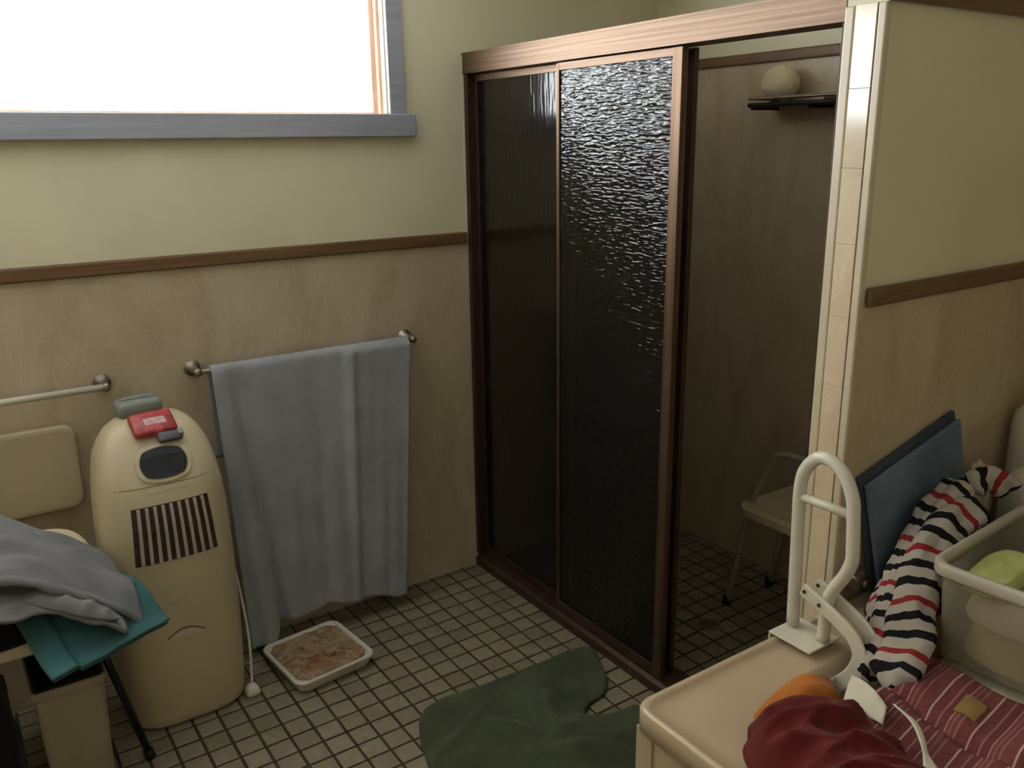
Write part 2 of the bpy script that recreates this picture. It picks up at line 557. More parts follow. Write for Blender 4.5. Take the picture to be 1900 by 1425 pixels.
def tile_mesh(bm, x0, y0, x1, y1, tilt=0.0):
    b_ = 0.0022
    lo = [bm.verts.new(p) for p in ((x0, y0, -0.004), (x1, y0, -0.004), (x1, y1, -0.004), (x0, y1, -0.004))]
    mi = [bm.verts.new(p) for p in ((x0, y0, -0.0012), (x1, y0, -0.0012), (x1, y1, -0.0012), (x0, y1, -0.0012))]
    hi = [bm.verts.new(p) for p in ((x0 + b_, y0 + b_, 0), (x1 - b_, y0 + b_, 0), (x1 - b_, y1 - b_, 0), (x0 + b_, y1 - b_, 0))]
    for A_, B_ in ((lo, mi), (mi, hi)):
        for k in range(4):
            bm.faces.new((A_[k], A_[(k + 1) % 4], B_[(k + 1) % 4], B_[k]))
    bm.faces.new(hi)

tiles = []
half = PITCH / 2 - 0.0042
i0 = int(math.floor((-2.55 - GX) / PITCH)); i1 = int(math.ceil((X1 - GX) / PITCH))
j0 = int(math.floor((-2.75 - GY) / PITCH)); j1 = int(math.ceil((0 - GY) / PITCH))
for i in range(i0, i1):
    for j in range(j0, j1):
        cx, cy = GX + (i + .5) * PITCH, GY + (j + .5) * PITCH
        x0, x1, y0, y1 = cx - half, cx + half, cy - half, cy + half
        x1 = min(x1, X1); y1 = min(y1, -0.002)
        if x1 - x0 < 0.012 or y1 - y0 < 0.012: continue
        if -0.012 < cx < 0.09: 
            if x0 < 0 < x1: x1 = -0.002
            elif x0 < 0.09: x0 = max(x0, 0.092)
        if x1 - x0 < 0.01: continue
        px = to_px((cx, cy, 0))
        vis = px and -30 < px[0] < 1930 and px[1] < 1450 and not hidden(cx, cy)
        if vis and cx > 0.09 and not (1250 < px[0] < 1470): vis = False
        full = abs((x1 - x0) - 2 * half) < 1e-6 and abs((y1 - y0) - 2 * half) < 1e-6
        tiles.append((px[2] if vis else 99, x0, x1, y0, y1, full))
tiles.sort(key=lambda t: t[0])
shared = None
rest = bmesh.new()
for n_, (d, x0, x1, y0, y1, full) in enumerate(tiles):
    if n_ < 300 and d < 50:
        cx, cy = (x0 + x1) / 2, (y0 + y1) / 2
        if full and shared is not None:
            o = bpy.data.objects.new('tile', shared); C.objects.link(o)
        else:
            bm = bmesh.new(); tile_mesh(bm, x0 - cx, y0 - cy, x1 - cx, y1 - cy)
            me = bpy.data.meshes.new('tile'); bm.normal_update(); bm.to_mesh(me); bm.free(); me.materials.append(tile_m)
            if full: shared = me
            o = bpy.data.objects.new('tile', me); C.objects.link(o)
        o.parent = floor
        rr = random.Random(n_)
        o.location = (cx, cy, rr.uniform(-0.0006, 0.0006))
        o.rotation_euler = (rr.uniform(-.006, .006), rr.uniform(-.006, .006), rr.uniform(-.012, .012))
    else:
        tile_mesh(rest, x0, y0, x1, y1)
t_rest = add('tile_field', rest, tile_m, floor)
t_rest['kind'] = 'stuff'

# window wall
bm = bmesh.new()
box(bm, XL - T, WX0, 0, T, 0, ZC)
box(bm, WX1, X1 + T, 0, T, 0, ZC)
box(bm, WX0, WX1, 0, T, 0, WZ0)
box(bm, WX0, WX1, 0, T, WZ1, ZC)
wall_w = tag(add('wall_window', bm, paint), 'cream painted wall with the bright window and beige marbled lower panels', kind='structure')
add('wall_panel', B(XL, -0.001, -0.004, 0.0, 0, DB + 0.01), marble, wall_w)
add('wall_panel', B(0.001, X1, -0.004, 0.0, 0, 1.975), marble, wall_w)
# right-hand (bath) wall with the tiled nib
bm = B(0.0, X1 + T, D2, COLY, 0, ZC)
wall_b = tag(add('wall_bath', bm, paint), 'cream painted wall behind the bath with beige marbled lower panels', kind='structure')
add('wall_panel', B(0.001, X1, D2 - 0.004, D2, 0, DB + 0.01), marble, wall_b)
add('wall_panel', B(0.03, X1, COLY, COLY + 0.004, 0, 1.975), marble, wall_b)
# end of the nib: edge trims with a strip of tiles between
add('edge_trim', B(-0.0085, 0.012, -1.6005, -1.5765, 0, 1.958), jamb_edge, wall_b, bevel=0.004, bseg=3)
add('edge_trim', B(-0.0075, 0.012, -1.6745, -1.6545, 0, 1.958), jamb_edge, wall_b, bevel=0.004, bseg=3)
add('joint_backing', B(-0.002, 0.0, -1.672, -1.578, 0, 1.958), joint_m, wall_b)
z = 0.0
k = 0
while z < 1.94:
    h = min(0.163, 1.958 - z)
    if 1.958 - (z + h) < 0.05: h = 1.958 - z
    bm = B(-0.0085, -0.001, -1.6530, -1.6030, z + 0.0003, z + h - 0.0003)
    add('tile', bm, jamb_tile, wall_b, bevel=0.0006)
    z += h; k += 1
wall_r = tag(add('wall_right', B(X1, X1 + T, YB - T, 0.0, 0, ZC), paint), 'far side wall of the shower and bath recess', kind='structure')
add('wall_panel', B(X1 - 0.004, X1, COLY + 0.004, -0.004, 0, 1.975), marble, wall_r)
add('wall_panel', B(X1 - 0.004, X1, YB, D2 - 0.004, 0, DB), marble, wall_r)
wall_l = tag(add('wall_left', B(XL - T, XL, YB - T, 0.0, 0, ZC), paint), 'cream painted side wall of the bathroom', kind='structure')
add('wall_panel', B(XL, XL + 0.004, YB, -0.004, 0, DB), marble, wall_l)
wall_k = tag(add('wall_back', B(XL, X1, YB - T, YB, 0, ZC), paint), 'cream painted wall opposite the window', kind='structure')
add('wall_panel', B(XL + 0.004, X1 - 0.004, YB, YB + 0.004, 0, DB), marble, wall_k)
tag(add('ceiling', B(XL - T, X1 + T, YB - T, T, ZC, ZC + 0.1), ceil_m), 'pale painted ceiling', kind='structure')

ceil_o = bpy.data.objects['ceiling']
add('added_sky_blocker', B(XL - 0.9, X1 + 0.6, T, T + 0.95, 2.42, 2.52), paint, ceil_o)  # unseen slab added outside to keep high sky light off the floor

# wooden dado rails and the high rail over the bath
def rail(name, bm, m, label):
    return tag(add(name, bm, m, None, bevel=0.006), label, kind='structure')
rail('trim_1', B(XL, -0.004, -0.017, 0.0, DB, DT), dado_m, 'brown wooden dado rail along the window wall')
rail('trim_2', B(0.012, X1, D2 - 0.017, D2, DB, DT), dado_m, 'brown wooden dado rail on the wall behind the bath')
rail('trim_3', B(-0.012, X1, D2 - 0.022, D2, 1.958, 2.035), dado_m, 'brown wooden picture rail high on the bath wall')
rail('trim_4', B(X1 - 0.020, X1, COLY, 0.0, 1.956, 1.994), dado_y, 'brown wooden rail above the panels inside the shower')
rail('trim_5', B(XL, XL + 0.017, YB, -0.02, DB, DT), dado_y, 'brown wooden dado rail along the side wall')

# window
win = thing('window_1', 'wide high window flooding white daylight, in a wooden casing with blue-grey glare put into its colour', None, ((WX0 + WX1) / 2, 0, WZ0), kind='structure')
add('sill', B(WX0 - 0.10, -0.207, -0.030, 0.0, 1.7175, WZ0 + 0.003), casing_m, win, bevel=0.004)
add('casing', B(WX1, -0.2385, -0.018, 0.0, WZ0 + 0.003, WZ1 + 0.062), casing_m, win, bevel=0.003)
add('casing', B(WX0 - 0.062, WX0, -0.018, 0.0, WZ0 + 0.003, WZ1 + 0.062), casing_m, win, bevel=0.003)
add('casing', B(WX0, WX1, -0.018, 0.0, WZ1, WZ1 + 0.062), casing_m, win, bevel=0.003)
add('jamb', B(WX1 - 0.004, WX1, 0.0, T, WZ0, WZ1), jamb_m, win)
add('jamb', B(WX0, WX0 + 0.004, 0.0, T, WZ0, WZ1), jamb_m, win)
add('jamb', B(WX0, WX1, 0.0, T, WZ1 - 0.004, WZ1), jamb_m, win)
add('stop_bead', B(WX1 - 0.014, WX1 - 0.004, 0.030, 0.045, WZ0, WZ1 - 0.004), jamb_m, win)
add('inner_sill', B(WX0, WX1 - 0.004, 0.0, T, WZ0 - 0.002, WZ0 + 0.004), jamb_m, win)
for xa, xb in ((WX0 + 0.004, -2.02), (-2.02, WX1 - 0.004)):
    fr = bmesh.new()
    w_ = 0.022
    box(fr, xa, xa + w_, 0.060, 0.095, WZ0 + 0.004, WZ1 - 0.004)
    box(fr, xb - w_, xb, 0.060, 0.095, WZ0 + 0.004, WZ1 - 0.004)
    box(fr, xa + w_, xb - w_, 0.060, 0.095, WZ0 + 0.004, WZ0 + 0.010)
    box(fr, xa + w_, xb - w_, 0.060, 0.095, WZ1 - 0.034, WZ1 - 0.004)
    sash = add('sash', fr, jamb_m, win)
    add('pane', B(xa + w_, xb - w_, 0.076, 0.080, WZ0 + 0.010, WZ1 - 0.034), pane_m, sash)

# ------------------------------------------------------------------ shower screen
scr = thing('shower_screen', 'bronze framed sliding shower screen with dark rippled glass panels', 'shower screen', (0.03, COLY / 2, 0))
hr = add('head_rail', B(0.0, 0.085, COLY + 0.001, -0.002, 1.930, 2.0), bronze_h, scr, bevel=0.002)
add('rail_lip', B(-0.002, 0.0, COLY + 0.002, -0.003, 1.993, 2.0), bronze_h, hr)
add('rail_lip', B(-0.002, 0.0, COLY + 0.002, -0.003, 1.930, 1.936), bronze_h, hr)
th = bmesh.new()
prof = [(0.0, 0.0), (0.0, 0.030), (0.012, 0.040), (0.012, 0.052), (0.088, 0.052), (0.088, 0.0)]
r0 = [th.verts.new((x, -0.002, z)) for x, z in prof]; r1 = [th.verts.new((x, COLY + 0.001, z)) for x, z in prof]
for k in range(len(prof)):
    th.faces.new((r0[k], r0[(k + 1) % len(prof)], r1[(k + 1) % len(prof)], r1[k]))
th.faces.new(r0[::-1]); th.faces.new(r1)
add('threshold', th, bronze_dark, scr)
add('wall_post', B(0.004, 0.080, -0.028, -0.002, 0.052, 1.930), bronze_dark, scr)
add('wall_post', B(0.012, 0.080, COLY + 0.001, COLY + 0.018, 0.052, 1.930), bronze_dark, scr)
def panel(name, x, ya, yb, glass, sl, sr, m_stile, label=None):
    """ya > yb; x is the panel's front"""
    p = thing(name, label, None, (x, (ya + yb) / 2, 0.055)); p.parent = scr
    p.location = WLOC[p] - WLOC[scr]
    zt = 1.926
    add('stile', B(x, x + 0.018, ya - sl, ya, 0.055, zt), m_stile, p, bevel=0.0015)
    add('stile', B(x - (0.004 if sr > 0.03 else 0), x + 0.018, yb, yb + sr, 0.055, zt), m_stile, p, bevel=0.0015)
    add('top_rail', B(x, x + 0.018, yb + sr, ya - sl, 1.904, zt), bronze_h, p, bevel=0.001)
    add('bottom_rail', B(x, x + 0.018, yb + sr, ya - sl, 0.055, 0.085), bronze_dark, p, bevel=0.001)
    add('glass', B(x + 0.005, x + 0.011, yb + sr, ya - sl, 0.085, 1.904), glass, p)
    return p
panel('fixed_panel', 0.034, -0.028, -0.575, glass_vert, 0.012, 0.012, bronze_dark, 'fixed panel next to the window wall')
panel('sliding_panel', 0.008, -0.548, -1.093, glass_rip, 0.014, 0.036, bronze_v, 'front sliding panel catching the window light')
panel('sliding_panel', 0.058, -0.590, -1.082, glass_vert, 0.012, 0.030, bronze_dark, 'rear sliding panel pushed behind the front one')

# ------------------------------------------------------------------ inside the shower
ch = thing('shower_chair', 'pale shower chair with splayed tube legs inside the dark shower', 'chair', (0.72, -1.08, 0))
alu = mat_plain('dull_aluminium', (0.40, 0.37, 0.32), 0.4, 0.1, 10, 0.3)
for x in (0.60, 0.84):
    path = smooth_path([(x, -0.835, 0.012), (x, -0.915, 0.43), (x, -0.995, 0.62), (x, -1.03, 0.655), (x, -1.10, 0.665), (x, -1.24, 0.665), (x, -1.30, 0.655),
                        (x, -1.33, 0.62), (x, -1.36, 0.43), (x, -1.42, 0.012)], 6)
    add('leg_frame', S(path, 0.0125, 10), alu, ch, smooth=True)
    for y in (-0.832, -1.422):
        add('rubber_foot', LATHE(x, y, [(0.017, 0.0), (0.018, 0.01), (0.015, 0.035)], 14), rubber, ch)
add('seat', LOFT([(rrect(0.72, -1.14, 0.16, 0.235, 0.06), 0.405), (rrect(0.72, -1.14, 0.18, 0.25, 0.06), 0.415),
                  (rrect(0.72, -1.14, 0.18, 0.25, 0.06), 0.440), (rrect(0.72, -1.14, 0.16, 0.23, 0.06), 0.447)]), cream_p, ch, smooth=False)
add('cross_bar', S([(0.60, -0.905, 0.39), (0.84, -0.905, 0.39)], 0.01, 10), alu, ch)
add('cross_bar', S([(0.60, -1.365, 0.39), (0.84, -1.365, 0.39)], 0.01, 10), alu, ch)

sh = thing('shower_shelf', 'dark wire shelf fixed high on the shower wall', 'shelf', (0.88, -0.83, 1.81))
add('front_rail', S([(0.805, -0.622, 1.828), (0.805, -1.10, 1.828)], 0.006, 10), chrome, sh)
add('front_rail', S([(0.805, -0.622, 1.806), (0.805, -1.10, 1.806)], 0.008, 10), dark_metal, sh)
add('shelf_plate', B(0.808, 0.938, -1.10, -0.622, 1.803, 1.811), dark_metal, sh)
for y in (-0.64, -0.87, -1.08):
    add('bracket', B(0.80, 0.938, y - 0.006, y + 0.006, 1.79, 1.803), dark_metal, sh)
for y in (-0.622, -1.10):
    add('end_rail', S([(0.805, y, 1.828), (0.938, y, 1.828)], 0.005, 8), chrome, sh)
bm = bmesh.new()
bmesh.ops.create_icosphere(bm, subdivisions=5, radius=0.066)
for v in bm.verts:
    d = v.co.normalized()
    v.co = d * (0.066 + 0.005 * nz(d.x * 2.2, d.y * 2.2, d.z * 2.2) + 0.0015 * nz(d.x * 9, d.y * 9, d.z * 9))
    v.co.x *= 0.93
    v.co.z = v.co.z * 0.95 + 1.873; v.co.x += 0.87; v.co.y += -0.70
tag(add('bath_sponge', bm, cream_c, smooth=True), 'round cream bath sponge sitting on the shower shelf', 'sponge')
tag(add('soap_bar', LOFT([(rrect(0.86, -0.955, 0.03, 0.045, 0.02), 1.811), (rrect(0.86, -0.955, 0.034, 0.05, 0.02), 1.822),
                          (rrect(0.86, -0.955, 0.032, 0.048, 0.02), 1.838), (rrect(0.86, -0.955, 0.02, 0.035, 0.02), 1.843)]), cream_p, smooth=True),
    'small pale soap bar at the end of the shower shelf', 'soap')
dr = thing('floor_drain', 'small round dark drain in the shower floor', 'drain', (0.437, -0.892, 0))
add('rim', LATHE(0.437, -0.892, [(0.042, 0.0012), (0.042, 0.0035), (0.036, 0.004), (0.034, 0.0025)], 26), chrome, dr)
for k in range(5):
    y = -0.892 + (k - 2) * 0.012
    w_ = math.sqrt(max(0, 0.033 ** 2 - (y + 0.892) ** 2))
    add('bar', B(0.437 - w_, 0.437 + w_, y - 0.002, y + 0.002, 0.0026, 0.0044), bolt_m, dr)

# ------------------------------------------------------------------ air cooler
ACX = -1.235
ac = thing('air_cooler', 'cream portable air cooler with dark vent grille and oval display by the wall', 'air cooler', (ACX, -0.24, 0))
acp = [(0.0, .160, -.355), (0.012, .172, -.366), (0.06, .178, -.372), (0.30, .184, -.382), (0.52, .184, -.384), (0.66, .181, -.378),
       (0.74, .176, -.366), (0.80, .168, -.346), (0.85, .157, -.320), (0.89, .140, -.290), (0.92, .118, -.262), (0.938, .09, -.235), (0.946, .05, -.205)]
ACB = -0.105
def acval(z):
    for (z0, a0, f0), (z1, a1, f1) in zip(acp, acp[1:]):
        if z <= z1:
            t = (z - z0) / (z1 - z0)
            return a0 + (a1 - a0) * t, f0 + (f1 - f0) * t
    return acp[-1][1:]
def ac_front(x, z, off=0.0):
    a, yf = acval(z)
    yc = (yf + ACB) / 2; bb = (ACB - yf) / 2
    u = min(0.999, abs(x - ACX) / a)
    return Vector((x, yc - bb * (1 - u ** 3.2) ** (1 / 3.2) - off, z))
def ac_ring(z, n=48):
    a, yf = acval(z)
    yb = ACB if z < 0.85 else ACB - (z - 0.85) * 0.6
    yc = (yf + yb) / 2; bb = (yb - yf) / 2
    pts = []
    for k in range(n):
        t = 2 * math.pi * k / n
        c_, s_ = math.cos(t), math.sin(t)
        pts.append((ACX + a * math.copysign(abs(c_) ** (2 / 3.2), c_), yc + bb * math.copysign(abs(s_) ** (2 / 3.2), s_)))
    return pts
zs = [0.0, 0.006, 0.012, 0.03, 0.06, 0.18, 0.30, 0.41, 0.52, 0.60, 0.66, 0.70, 0.74, 0.77, 0.80, 0.825, 0.85, 0.87, 0.89, 0.905, 0.92, 0.93, 0.938, 0.946]
add('body', LOFT([(ac_ring(z), z) for z in zs]), ac_m, ac, smooth=True)
def ac_patch(x0, x1, z0, z1, off, thick, nu=14, nv=8, shape=None):
    bm = bmesh.new()
    def pt(u, v, o_):
        x, z = x0 + (x1 - x0) * u, z0 + (z1 - z0) * v
        if shape: x, z = shape(u, v)
        return ac_front(x, z, o_)
    f_ = [[bm.verts.new(pt(i / nu, j / nv, off + thick)) for j in range(nv + 1)] for i in range(nu + 1)]
    b_ = [[bm.verts.new(pt(i / nu, j / nv, off)) for j in range(nv + 1)] for i in range(nu + 1)]
    for i in range(nu):
        for j in range(nv):
            bm.faces.new((f_[i][j], f_[i + 1][j], f_[i + 1][j + 1], f_[i][j + 1]))
            bm.faces.new((b_[i][j], b_[i][j + 1], b_[i + 1][j + 1], b_[i + 1][j]))
    for i in range(nu):
        bm.faces.new((f_[i][0], b_[i][0], b_[i + 1][0], f_[i + 1][0])); bm.faces.new((f_[i][nv], f_[i + 1][nv], b_[i + 1][nv], b_[i][nv]))
    for j in range(nv):
        bm.faces.new((f_[0][j], f_[0][j + 1], b_[0][j + 1], b_[0][j])); bm.faces.new((f_[nu][j], b_[nu][j], b_[nu][j + 1], f_[nu][j + 1]))
    return bm
gx0, gx1, gz0, gz1 = -1.346, -1.116, 0.553, 0.722
def trap(u, v):
    ins = 0.010 * v
    return gx0 + ins + (gx1 - gx0 - 2 * ins) * u, gz0 + (gz1 - gz0) * v
gr = add('grille', ac_patch(gx0, gx1, gz0, gz1, -0.004, 0.0055, 20, 8, trap), ac_dark, ac)
for k in range(9):
    u = 0.085 + k * 0.83 / 8
    def sl(uu, v, u=u): 
        x, z = trap(u + (uu - 0.5) * 0.040, 0.015 + 0.97 * v); return x, z
    add('slat', ac_patch(0, 1, 0, 1, 0.0, 0.008, 1, 8, sl), ac_slat, gr)
for v0 in (0.28, 0.55, 0.80):
    def sl2(u, v, v0=v0): return trap(0.01 + 0.98 * u, v0 + (v - .5) * 0.018)
    add('louvre', ac_patch(0, 1, 0, 1, 0.0, 0.004, 16, 1, sl2), ac_dark, gr)
def oval(w, h, cx, cz):
    def f(u, v):
        a, b_ = 2 * u - 1, 2 * v - 1
        # square to squircle mapping
        x = a * math.sqrt(1 - b_ * b_ / 2); y = b_ * math.sqrt(1 - a * a / 2)
        k = 0.72
        x = x * k + a * (1 - k); y = y * k + b_ * (1 - k)
        return cx + x * w, cz + y * h
    return f
dp = add('display_bezel', ac_patch(0, 1, 0, 1, -0.003, 0.008, 18, 12, oval(0.076, 0.050, -1.228, 0.832)), ac_m, ac, smooth=False)
add('display', ac_patch(0, 1, 0, 1, 0.0, 0.0068, 18, 12, oval(0.064, 0.040, -1.228, 0.832)), ac_scr, dp)
for k in range(6):
    xx = -1.283 + k * 0.021
    add('button', ac_patch(xx, xx + 0.014, 0.757, 0.767, -0.002, 0.0035, 2, 2), ac_m, ac)
add('seam', ac_patch(-1.37, -1.10, 0.7735, 0.7755, -0.002, 0.0024, 14, 1), joint_m, ac)
add('seam', ac_patch(-1.385, -1.085, 0.473, 0.4745, -0.002, 0.0023, 14, 1), cream_p, ac)
add('badge', ac_patch(-1.275, -1.225, 0.418, 0.427, -0.002, 0.003, 3, 1), cream_p, ac)
def crescent(u, v):
    x = -1.288 + 0.105 * u
    top = 0.30 + 0.022 * math.sin(math.pi * u)
    bot = 0.30 + 0.004 * math.sin(math.pi * u)
    return x, bot + (top - bot) * v
tl = add('tank_handle', ac_patch(0, 1, 0, 1, -0.004, 0.006, 14, 4, crescent), white_p, ac)
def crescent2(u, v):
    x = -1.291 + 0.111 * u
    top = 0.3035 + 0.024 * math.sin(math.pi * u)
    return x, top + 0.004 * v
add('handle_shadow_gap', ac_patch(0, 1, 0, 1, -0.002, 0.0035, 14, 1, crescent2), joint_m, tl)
for x in (ACX - 0.12, ACX + 0.12):
    for y in (-0.30, -0.16):
        add('foot', LATHE(x, y, [(0.018, 0.0), (0.018, 0.004)], 12), rubber, ac)

cd = thing('power_cord', 'thin white power cord and plug hanging down beside the air cooler', 'cord', (-1.045, -0.31, 0))
add('cable', S(smooth_path([(-1.035, -0.200, 0.40), (-1.030, -0.235, 0.30), (-1.033, -0.285, 0.18), (-1.043, -0.315, 0.09), (-1.050, -0.330, 0.03)], 6), 0.0045, 8), white_p, cd, smooth=True)
add('plug', LOFT([(rrect(-1.053, -0.340, 0.020, 0.016, 0.006), 0.001), (rrect(-1.053, -0.340, 0.023, 0.018, 0.007), 0.010),
                  (rrect(-1.053, -0.338, 0.019, 0.015, 0.006), 0.026), (rrect(-1.052, -0.334, 0.008, 0.008, 0.004), 0.036)]), white_p, cd, smooth=True)

# packets lying on the sloping cooler top
def soft_box(cx, cy, z0, lx, ly, lz, rz, rx, seed, r=0.012):
    bm = bmesh.new()
    loft(bm, [(rrect(0, 0, lx - r * .5, ly - r * .5, r, 4), 0), (rrect(0, 0, lx, ly, r, 4), lz * .2), (rrect(0, 0, lx, ly, r, 4), lz * .75), (rrect(0, 0, lx - r * .6, ly - r * .6, r, 4), lz)])
    M = Matrix.Translation((cx, cy, z0)) @ Matrix.Rotation(rz, 4, 'Z') @ Matrix.Rotation(rx, 4, 'X')
    for v in bm.verts:
        v.co.z += 0.004 * nz(v.co.x * 20, v.co.y * 20, seed)
        v.co = M @ v.co
    return bm
tp = thing('tissue_pack', 'grey-green soft packet on top of the air cooler, behind the red one', 'packet', (-1.25, -0.175, 0.945))
add('wrapper', soft_box(-1.25, -0.170, 0.938, 0.062, 0.036, 0.050, R(8), R(6), 1), teal_pack, tp, smooth=True)
add('seal_flap', soft_box(-1.248, -0.168, 0.986, 0.050, 0.007, 0.006, R(8), R(6), 2, 0.003), teal_pack, tp)
rp = thing('red_packet', 'crumpled red packet lying on the front slope of the air cooler top', 'packet', (-1.23, -0.26, 0.92))
add('wrapper', soft_box(-1.232, -0.258, 0.922, 0.060, 0.040, 0.022, R(6), R(36), 3), red_pack, rp, smooth=True)
add('label', soft_box(-1.226, -0.268, 0.937, 0.030, 0.013, 0.003, R(6), R(36), 5, 0.003), mat_plain('pale_pink_print', (0.55, 0.36, 0.38), 0.5, 0.3, 60), rp)
nb = thing('dark_blue_packet', 'small dark blue packet beside the red one on the cooler', 'packet', (-1.19, -0.29, 0.89))
add('wrapper', soft_box(-1.196, -0.300, 0.893, 0.034, 0.016, 0.012, R(4), R(40), 7, 0.006), navy_pack, nb, smooth=True)
add('label', soft_box(-1.166, -0.296, 0.899, 0.008, 0.010, 0.010, R(4), R(40), 8, 0.003), teal_pack, nb)

# ------------------------------------------------------------------ wall rails
def wall_bar(name, label, xa, xb, y, z, m, ends, rad=0.009):
    t = thing(name, label, 'rail', ((xa + xb) / 2, y, z))
    add('bar', S([(xa, y, z), (xb, y, z)], rad, 12), m, t, smooth=True)
    for x in ends:
        add('bracket', LATHE((x, z), 0, [(0.026, -0.0045), (0.026, -0.010), (0.014, -0.016), (0.012, y), (0.0125, y - 0.008), (0.006, y - 0.012)], 20, 'y'), chrome, t, smooth=True)
    return t
wall_bar('towel_rail', 'short metal towel rail on the wall carrying the grey-blue towel', -1.045, -0.285, -0.075, 1.012, chrome, (-1.045, -0.285))
wall_bar('grab_rail', 'white grab rail on the wall above the toilet cistern', -2.10, -1.318, -0.070, 1.009, white_p, (-1.312, -2.10), 0.0105)

# grey-blue towel over its rail
def towel_pt(u, v):
    # u across (0 = left), v: 0 back hem .. 0.28 over bar .. 1 front hem
    vb = 0.26
    xt = -1.010 + 0.697 * u
    zt = 1.027
    if v < vb:                       # behind the bar
        s = 1 - v / vb
        z = zt - 0.010 - 0.31 * s
        x = xt + 0.018 * s * (u > 0.9) * 1.2
        y = -0.052 + 0.014 * s + 0.006 * nz(u * 9, s * 2, 4)
        y = min(y, -0.018)
        return Vector((x, y, z))
    s = (v - vb) / (1 - vb)
    drop = 1.0 if u > 0.16 else 1.0
    lenr = 0.955 - 0.035 * math.sin(u * 3.0) + 0.012 * nz(u * 7, 1, 2)
    if u < 0.14: lenr = 0.985
    elif u < 0.19: lenr = 0.985 + (0.925 - 0.985) * (u - 0.14) / 0.05
    lenr += 0.02 * max(0, u - 0.5) * 2
    # over the bar
    if s < 0.02:
        a = s / 0.02 * math.pi / 2
        return Vector((xt, -0.070 - 0.021 * math.sin(a) + 0.0, zt - 0.006 + 0.009 * math.cos(a) * 0.6))
    z = zt - 0.006 - (s - 0.02) / 0.98 * lenr
    # the width gathers slightly lower down
    xl = -1.010 + 0.022 * s + 0.0
    xr = -0.313 - 0.080 * s
    x = xl + (xr - xl) * u
    amp = 0.005 + 0.020 * s
    f = 0.55 * math.sin(u * 19 + 0.7 + 0.8 * s) * 0.5 + 0.6 * nz(u * 6.5, s * 1.1, 9) + 0.35 * nz(u * 15, s * 1.5, 2)
    y = -0.094 - 0.026 * s - amp * (0.45 + f)
    # overlapped fold on the right third, turned-in fold on the left
    st = 1 / (1 + math.exp(-(u - 0.655 + 0.010 * math.sin(s * 5)) * 90))
    y -= 0.014 * st * (1 - 0.6 * s) + 0.010 * math.exp(-((u - 0.67) / 0.025) ** 2)
    lf = 0.03 + 0.12 * s
    y -= 0.042 * s * math.exp(-((u - lf * 0.72) / 0.055) ** 2) - 0.038 * s * math.exp(-((u - lf - 0.060) / 0.026) ** 2)
    return Vector((x, min(y, -0.090), max(z, 0.020)))
tw = add('bath_towel', patch(110, 110, towel_pt), towel_m, smooth=True, solid=0.007)
tag(tw, 'long grey-blue bath towel hanging from the wall rail almost to the floor', 'towel')

# slim upright panel behind the clothes
cs = thing('cream_board', 'flat cream board with rounded corners upright on the wall below the white rail', 'board', (-1.66, -0.03, 0.64))
def rr_xz(cx, cz, hx, hz, r, y, seg=6):
    return [(x, y, z) for x, z in rrect(cx, cz, hx, hz, r, seg)]
def plate_xz(rows):
    bm = bmesh.new()
    rings = [[bm.verts.new(p) for p in rr_xz(*row)] for row in rows]
    for a_, b_ in zip(rings, rings[1:]):
        for k in range(len(a_)):
            bm.faces.new((a_[k], a_[(k + 1) % len(a_)], b_[(k + 1) % len(a_)], b_[k]))
    bm.faces.new(rings[0]); bm.faces.new(rings[-1])
    return bm
add('face', plate_xz([(-1.665, 0.775, .250, .126, .03, -0.022), (-1.665, 0.775, .255, .130, .032, -0.027), (-1.665, 0.775, .255, .130, .034, -0.040),
                      (-1.665, 0.775, .251, .126, .034, -0.046), (-1.665, 0.775, .242, .117, .03, -0.048)]), china, cs)
add('backing', plate_xz([(-1.665, 0.775, .246, .121, .03, -0.0045), (-1.665, 0.775, .246, .121, .03, -0.023)]), joint_m, cs)

# ------------------------------------------------------------------ stool with clothes, bin below
st = thing('stool', 'cream topped stool with thin black splayed legs, buried under clothes', 'stool', (-1.70, -0.38, 0))
add('seat', LOFT([(rrect(-1.705, -0.365, 0.262, 0.212, 0.05), 0.490), (rrect(-1.705, -0.365, 0.270, 0.220, 0.05), 0.497),
                  (rrect(-1.705, -0.365, 0.270, 0.220, 0.05), 0.520), (rrect(-1.705, -0.365, 0.262, 0.212, 0.05), 0.527)]), cream_p, st)
for tip, top in (((-1.391, -0.461), (-1.492, -0.519)), ((-1.391 - 0.63, -0.461), (-1.918, -0.519)), ((-1.40, -0.42), (-1.50, -0.24)), ((-2.02, -0.22), (-1.918, -0.24))):
    if tip == (-1.40, -0.42): tip = (-1.462, -0.06)
    lg = add('leg', S([(tip[0], tip[1], 0.0), (top[0], top[1], 0.492)], 0.0105, 10), dark_metal, st, smooth=True)
    dx, dy = (top[0] - tip[0]) * .06, (top[1] - tip[1]) * .06
    add('rubber_tip', S([(tip[0], tip[1], 0.001), (tip[0] + dx, tip[1] + dy, 0.03)], 0.0145, 12), rubber, lg, smooth=True)
add('brace', S([(-1.499, -0.24, 0.46), (-1.499, -0.519, 0.46)], 0.007, 8), dark_metal, st)
add('brace', S([(-1.911, -0.24, 0.46), (-1.911, -0.519, 0.46)], 0.007, 8), dark_metal, st)

